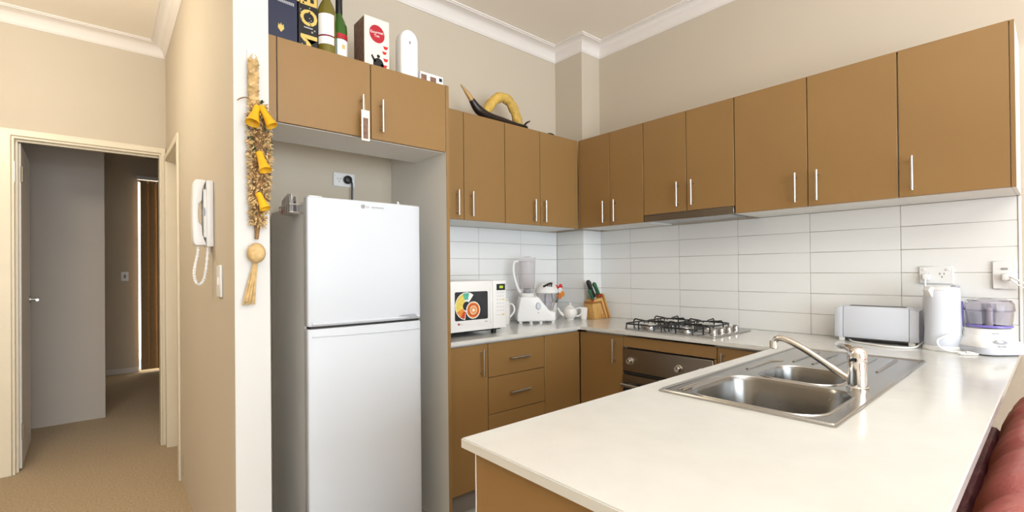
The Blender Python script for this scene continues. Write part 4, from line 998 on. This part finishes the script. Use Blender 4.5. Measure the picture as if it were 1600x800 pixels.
# teapot and creamer
tpx, tpy = -0.350, -0.345
tpn = thing('teapot', 'small round white china teapot beside the food processor', 'teapot', (tpx, tpy, 0.9))
obj('body', lathe(nb(), [(0.026, 0), (0.028, 0.003), (0.024, 0.008), (0.043, 0.025), (0.052, 0.052), (0.045, 0.078), (0.025, 0.092), (0.020, 0.093)], 28, (tpx, tpy, 0.9002)), CHINA, tpn)
obj('lid', lathe(nb(), [(0.024, 0.0915), (0.022, 0.097), (0.008, 0.103), (0.007, 0.107), (0.011, 0.114), (0.006, 0.121)], 20, (tpx, tpy, 0.9002)), CHINA, tpn)
obj('spout', tube(nb(), smooth_pts([(tpx-0.035, tpy+0.028, 0.93), (tpx-0.055, tpy+0.045, 0.955), (tpx-0.066, tpy+0.055, 0.985)], 4), [0.012]*4+[0.008]*4+[0.006], 10), CHINA, tpn)
obj('handle', tube(nb(), smooth_pts([(tpx+0.028, tpy-0.024, 0.975), (tpx+0.055, tpy-0.046, 0.983), (tpx+0.064, tpy-0.053, 0.955), (tpx+0.050, tpy-0.042, 0.930), (tpx+0.032, tpy-0.028, 0.925)], 5), 0.0055, 8), CHINA, tpn)
cmx, cmy = -0.262, -0.392
cm = thing('creamer', 'white china cup standing between the teapot and the knife block', 'cup', (cmx, cmy, 0.9))
obj('body', lathe(nb(), [(0.020, 0), (0.022, 0.003), (0.026, 0.02), (0.030, 0.085), (0.028, 0.085), (0.023, 0.02), (0.004, 0.008)], 24, (cmx, cmy, 0.9002), cap=True), CHINA, cm)

# ------------------------------------------------------------------ knife block and knives
kb = thing('knife_block', 'slanted bamboo knife block on the counter in the corner', 'knife block', (-0.125, -0.41, 0.9))
k0 = -0.215; ks = 0.2/42.0; kz = 1/217.0
Pk = lambda u, v: (k0+(u-919)*ks, 0.9003+(497-v)*kz)
def kpiece(nm, pts, y0, y1, m, bev=0.002): return obj(nm, prism(nb(), [Pk(*p) for p in pts], y0, y1, 'y', bev), m, kb)
kpiece('front_block', [(918, 497), (938, 497), (944, 496), (933.5, 472), (915.5, 473)], -0.452, -0.37, BAMBOO)
kpiece('slot', [(944.5, 496.8), (947, 496.8), (936, 470), (916.5, 470.6), (915.6, 472.6), (933.8, 471.6)], -0.449, -0.372, BAMBOOD, 0)
kpiece('board', [(947.3, 496.8), (951.5, 496.8), (938, 464), (919, 467.5), (918.6, 470.4), (936.2, 469.7)], -0.452, -0.37, BAMBOO)
kpiece('board', [(951.8, 496.8), (955, 496.8), (939.2, 459.5), (935.5, 463.8), (938.2, 463.8)], -0.450, -0.371, BAMBOOD, 0.001)
kpiece('board', [(955.3, 496.8), (959, 496.8), (942, 458), (938, 458.6), (939.5, 459.4)], -0.453, -0.369, BAMBOO)
for x in (935.8, 939.5): kpiece('fork_cutout', [(x-0.7, 496.5), (x+0.7, 496.5), (x+0.3, 489), (x-0.3, 489)], -0.4535, -0.4521, BAMBOOD, 0)
def knife(label, a, b_, y, m, r, tip=False):
    t = thing('kitchen_knife', label, 'knife', (*[Pk(*a)[0], y], Pk(*a)[1]), 0, 'knives in the block')
    A = Vector((Pk(*a)[0], y, Pk(*a)[1])); B = Vector((Pk(*b_)[0], y, Pk(*b_)[1])); d_ = (B-A)
    obj('handle', tube(nb(), [A+d_*0.10, A+d_*0.3, A+d_*0.6, A+d_*0.9, A+d_], [r*0.85, r, r*0.95, r*1.1, r*0.6], 10), m, t)
    obj('bolster', tube(nb(), [A-d_*0.02, A+d_*0.095], r*0.9, 10), KRED if m is KGREEN else NICKEL, t)
    for i in range(3): obj('rivet', ball(nb(), A+d_*(0.3+0.2*i)+Vector((0, -r*0.85, 0)), 0.0025, 8, 6), NICKEL, t) if m is not KGREEN else None
knife('short green-handled knife, leftmost in the bamboo knife block', (919.3, 468), (910.5, 451), -0.440, KGREEN, 0.011)
knife('black-handled knife at the front of the bamboo knife block', (925, 465.5), (911, 437.5), -0.430, BLACK, 0.0155)
knife('black-handled knife behind the front one in the bamboo knife block', (930, 464.5), (917.5, 437.5), -0.400, BLACK, 0.0155)
knife('long green-handled knife at the top right of the bamboo knife block', (935, 461), (922.5, 441), -0.434, KGREEN, 0.0145)

# ------------------------------------------------------------------ toaster
ts = thing('toaster', 'long white toaster standing against the tiled wall', 'toaster', (-0.095, -2.03, 0.9))
poly = [(-0.150, 0.918), (-0.040, 0.918), (-0.036, 0.95), (-0.044, 1.060), (-0.052, 1.067), (-0.138, 1.067), (-0.146, 1.060), (-0.154, 0.95)]
obj('body', prism(nb(), poly, -2.158, -1.912, 'y', 0.005, 2), WPB, ts)
def endcap(ya, yb):
    bm = nb(); N = 6; rings = []
    for k in range(N+1):
        t_ = k/N; f = math.sqrt(max(0.0, 1-t_*t_*0.55)); y = ya+(yb-ya)*t_
        rings.append([bm.verts.new((-0.095+(p[0]+0.095)*(0.62+0.38*f)*1.02, y, 0.918+(p[1]-0.918)*(0.80+0.20*f)*1.0)) for p in poly])
    for a, b_ in zip(rings, rings[1:]):
        for k in range(len(poly)): bm.faces.new((a[k], a[(k+1) % len(poly)], b_[(k+1) % len(poly)], b_[k]))
    bm.faces.new(rings[0]); bm.faces.new(rings[-1]); return bm
obj('end_cap', endcap(-1.911, -1.877), WPB, ts); obj('end_cap', endcap(-2.159, -2.190), LGREY, ts, label='grey end cap')
obj('slot', box(nb(), -0.115, -0.075, -2.14, -1.93, 1.0655, 1.0685), DARK, ts)
for y in (-1.905, -2.165):
    for x in (-0.135, -0.055): obj('foot', box(nb(), x-0.010, x+0.010, y-0.012, y+0.012, 0.9003, 0.9185, 0.002), WPL, ts)
obj('crumb_tray', box(nb(), -0.148, -0.042, -2.15, -1.92, 0.912, 0.9175), DARK, ts)
obj('cord', tube(nb(), smooth_pts([(-0.110, -1.925, 0.911), (-0.175, -1.955, 0.9045), (-0.215, -2.02, 0.9042), (-0.245, -2.10, 0.9042), (-0.215, -2.175, 0.9045), (-0.140, -2.192, 0.912), (-0.085, -2.205, 0.94), (-0.030, -2.20, 1.02), (-0.045, -2.198, 1.14), (-0.044, -2.198, 1.195)], 7), 0.0042, 8), WPL, ts)

# ------------------------------------------------------------------ kettle
kx, ky = -0.145, -2.268
kt = thing('electric_kettle', 'tall white electric kettle with purple gauge strip beside the toaster', 'kettle', (kx, ky, 0.9), YAW*-1)
obj('base_plate', lathe(nb(), [(0.070, 0), (0.072, 0.004), (0.070, 0.016), (0.064, 0.020)], 32, (0, 0, 0.0003), sy=0.86), WPL, kt, local=True)
obj('body', lathe(nb(), [(0.063, 0.0205), (0.066, 0.026), (0.064, 0.06), (0.061, 0.18), (0.059, 0.245), (0.055, 0.252)], 32, (0, 0, 0), sy=0.86), WPB, kt, local=True)
obj('lid', lathe(nb(), [(0.056, 0.2525), (0.057, 0.256), (0.048, 0.264), (0.018, 0.268)], 32, (0, 0, 0), sy=0.86), WPL, kt, local=True)
obj('spout', prism(nb(), [(-0.075, 0.252), (-0.056, 0.215), (-0.050, 0.215), (-0.046, 0.262), (-0.060, 0.268)], -0.016, 0.016, 'y', 0.004, 2), WPL, kt, local=True)
obj('lid_button', box(nb(), 0.018, 0.040, -0.038, -0.020, 0.262, 0.272, 0.002), GREYPL, kt, local=True)
obj('lid_button', box(nb(), 0.004, 0.012, -0.040, -0.030, 0.262, 0.270, 0.002), GREYPL, kt, local=True)
gpts = [(0.0635-0.0003*k, -0.010, 0.085+0.0105*k) for k in range(13)]
obj('gauge_strip', tube(nb(), [(0.0560, -0.026, 0.10), (0.0568, -0.026, 0.13), (0.0556, -0.026, 0.17), (0.0545, -0.026, 0.205)], 0.0055, 8), PURPLE, kt, local=True, label='purple gauge strip')
obj('gauge_strip', tube(nb(), [(0.0575, -0.026, 0.055), (0.0567, -0.026, 0.092)], 0.004, 8), PURPLE, kt, local=True, label='purple gauge strip')
obj('handle', tube(nb(), smooth_pts([(0.0, 0.046, 0.240), (0.0, 0.078, 0.235), (0.0, 0.086, 0.18), (0.0, 0.082, 0.10), (0.0, 0.054, 0.060)], 6), 0.009, 10), WPL, kt, local=True)
cd = thing('kettle_cord', 'white cord looped in front of the kettle base', 'cord', (-0.2, -2.30, 0.9))
obj('cord', tube(nb(), smooth_pts([(-0.085, -2.345, 0.985), (-0.130, -2.325, 0.988), (-0.190, -2.300, 0.975), (-0.222, -2.262, 0.950), (-0.222, -2.262, 0.925), (-0.232, -2.285, 0.9085), (-0.225, -2.320, 0.905), (-0.190, -2.352, 0.9045)], 7), 0.0042, 8), WPL, cd)
obj('cord', tube(nb(), smooth_pts([(-0.190, -2.352, 0.9045), (-0.235, -2.335, 0.9045), (-0.262, -2.33, 0.9045), (-0.245, -2.37, 0.9045), (-0.215, -2.375, 0.9045), (-0.225, -2.345, 0.909)], 6), 0.0042, 8), WPL, cd)

# ------------------------------------------------------------------ food chopper
cx_, cy_ = -0.108, -2.398
cf = thing('food_chopper', 'small food chopper with clear lid and grey base right of the kettle', 'food chopper', (cx_, cy_, 0.9), -YAW)
obj('base_skirt', prism(nb(), rrect(-0.098, 0.086, -0.095, 0.055, 0.045, 6), 0.0040, 0.030, 'z', 0.004, 2), LGREY, cf, local=True, label='grey base skirt')
bm = nb(); N = 28; rings = []
for z, sx_, y0_, y1_, rr in ((0.0302, 1.0, -0.093, 0.053, 0.044), (0.040, 0.99, -0.088, 0.053, 0.044), (0.054, 0.93, -0.070, 0.054, 0.046), (0.066, 0.84, -0.056, 0.056, 0.048), (0.090, 0.78, -0.058, 0.058, 0.050), (0.100, 0.78, -0.058, 0.058, 0.050)):
    rings.append([bm.verts.new((p[0], p[1], z)) for p in rrect(-0.096*sx_+0.004*(1-sx_), 0.084*sx_, y0_, y1_, rr, 6)])
for a, b_ in zip(rings, rings[1:]):
    for k in range(len(a)): bm.faces.new((a[k], a[(k+1) % len(a)], b_[(k+1) % len(a)], b_[k]))
bm.faces.new(rings[0]); bm.faces.new(rings[-1])
obj('housing', bm, WPL, cf, local=True)
for x in (-0.07, 0.06):
    for y in (-0.065, 0.03): obj('foot', lathe(nb(), [(0.010, 0), (0.011, 0.0042)], 10, (x, y, 0.0002)), BLACK, cf, local=True)
obj('bowl', lathe(nb(), [(0.062, 0.1005), (0.066, 0.106), (0.072, 0.175), (0.069, 0.175), (0.060, 0.108), (0.01, 0.104)], 32, (0.006, 0.0, 0), cap=False), CLEAR, cf, local=True)
obj('bowl_ring', lathe(nb(), [(0.064, 0.104), (0.069, 0.106), (0.069, 0.112), (0.067, 0.114)], 32, (0.006, 0.0, 0), cap=False), PURPLE, cf, local=True, label='purple ring')
obj('bowl_lid', lathe(nb(), [(0.073, 0.168), (0.075, 0.172), (0.073, 0.198), (0.066, 0.212), (0.040, 0.220), (0.030, 0.219), (0.030, 0.217), (0.060, 0.209), (0.069, 0.196), (0.070, 0.172)], 32, (0.006, 0.0, 0), cap=False), CLEAR, cf, local=True)
obj('feed_tube', lathe(nb(), [(0.020, 0.110), (0.022, 0.20), (0.020, 0.2), (0.018, 0.112)], 24, (0.006, 0.0, 0), cap=False), CLEAR, cf, local=True)
obj('spindle', lathe(nb(), [(0.012, 0.108), (0.010, 0.18), (0.004, 0.185)], 16, (0.006, 0.0, 0)), WPL, cf, local=True)
obj('control_recess', disc(nb(), (-0.028, -0.0765, 0.0515), 0.026, (1, 0, 0), (0, 0.72, 0.69), 20, 0.002, 1.0, 0.42), GREYPL, cf, local=True)
obj('pulse_button', disc(nb(), (-0.032, -0.0775, 0.0530), 0.013, (1, 0, 0), (0, 0.72, 0.69), 16, 0.003, 1.0, 0.55), LGREY, cf, local=True)
text('Breville', 0.011, GREYP, cf, (-0.052, -0.0925, 0.0348), (1, 0, 0), (0, 0.45, 0.9), local=True)
bm = nb(); box(bm, -0.040, -0.014, -0.0590, -0.0577, 0.082, 0.086); obj('print_line', bm, GREYP, cf, local=True)
obj('cord', tube(nb(), smooth_pts([(-0.075, 0.02, 0.05), (-0.088, 0.028, 0.075), (-0.084, 0.030, 0.10), (-0.07, 0.032, 0.09), (-0.066, 0.036, 0.04)], 5), 0.004, 8), LGREY, cf, local=True)

# ------------------------------------------------------------------ sofa
so = thing('leather_sofa', 'burgundy leather sofa backed against the peninsula', 'sofa', (-1.25, -2.8, 0))
def roll(x0, x1, yc, zc, ry, rz_, m, nm, wr_=0.0, nx=90, nphi=36, p=2.6, endr=0.10, seed=1):
    bm = nb(); rings = []; rnd = random.Random(seed)
    ph = [rnd.uniform(0, 6.28) for _ in range(8)]
    for i in range(nx+1):
        u = i/nx; x = x0+(x1-x0)*u
        e = min(x-x0, x1-x) / endr
        f = 1.0 if e >= 1 else max(0.02, math.sqrt(max(0.0, 1-(1-e)**2)))
        rg = []
        for k in range(nphi):
            a = 2*PI*k/nphi; c_, s_ = math.cos(a), math.sin(a)
            rr = (abs(c_)**p+abs(s_)**p)**(-1/p)
            w_ = 0.0
            if wr_:
                cr_ = x+0.035*math.sin(a*1.5+ph[0])+0.02*math.sin(a*3+ph[1])
                for fq, am, j in ((9, 0.5, 2), (16.5, 0.32, 3), (29, 0.2, 4)):
                    v_ = 0.5+0.5*math.sin(cr_*fq*2.2+ph[j]); w_ -= am*(1-v_)**3
            s2 = f*(1+wr_*w_)
            rg.append(bm.verts.new((x, yc+ry*rr*c_*s2, zc+rz_*rr*s_*s2)))
        rings.append(rg)
    for a, b_ in zip(rings, rings[1:]):
        for k in range(nphi): bm.faces.new((a[k], a[(k+1) % nphi], b_[(k+1) % nphi], b_[k]))
    bm.faces.new(rings[0]); bm.faces.new(rings[-1])
    return obj(nm, bm, m, so)
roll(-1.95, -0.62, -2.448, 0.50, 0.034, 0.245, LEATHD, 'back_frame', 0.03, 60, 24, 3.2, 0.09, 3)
roll(-1.93, -0.50, -2.618, 0.675, 0.155, 0.205, LEATH, 'back_cushion', 0.085, 170, 40, 2.5, 0.11, 5)
obj('seat', box(nb(), -1.95, -0.58, -3.30, -2.52, 0.10, 0.45, 0.05, 4), LEATH, so)
for x in (-1.88, -0.66):
    for y in (-3.22, -2.58): obj('foot', lathe(nb(), [(0.025, 0), (0.03, 0.11)], 12, (x, y, 0.0)), BLACK, so)

# kitchen ceiling fitting
cl = thing('ceiling_light', 'round frosted oyster light on the kitchen ceiling', 'light', (-1.36, -2.59, H))
obj('rim', lathe(nb(), [(0.17, -0.03), (0.18, -0.02), (0.18, -0.0005)], 32, (-1.36, -2.59, H)), WPL, cl)
print('objects', len(bpy.data.objects))
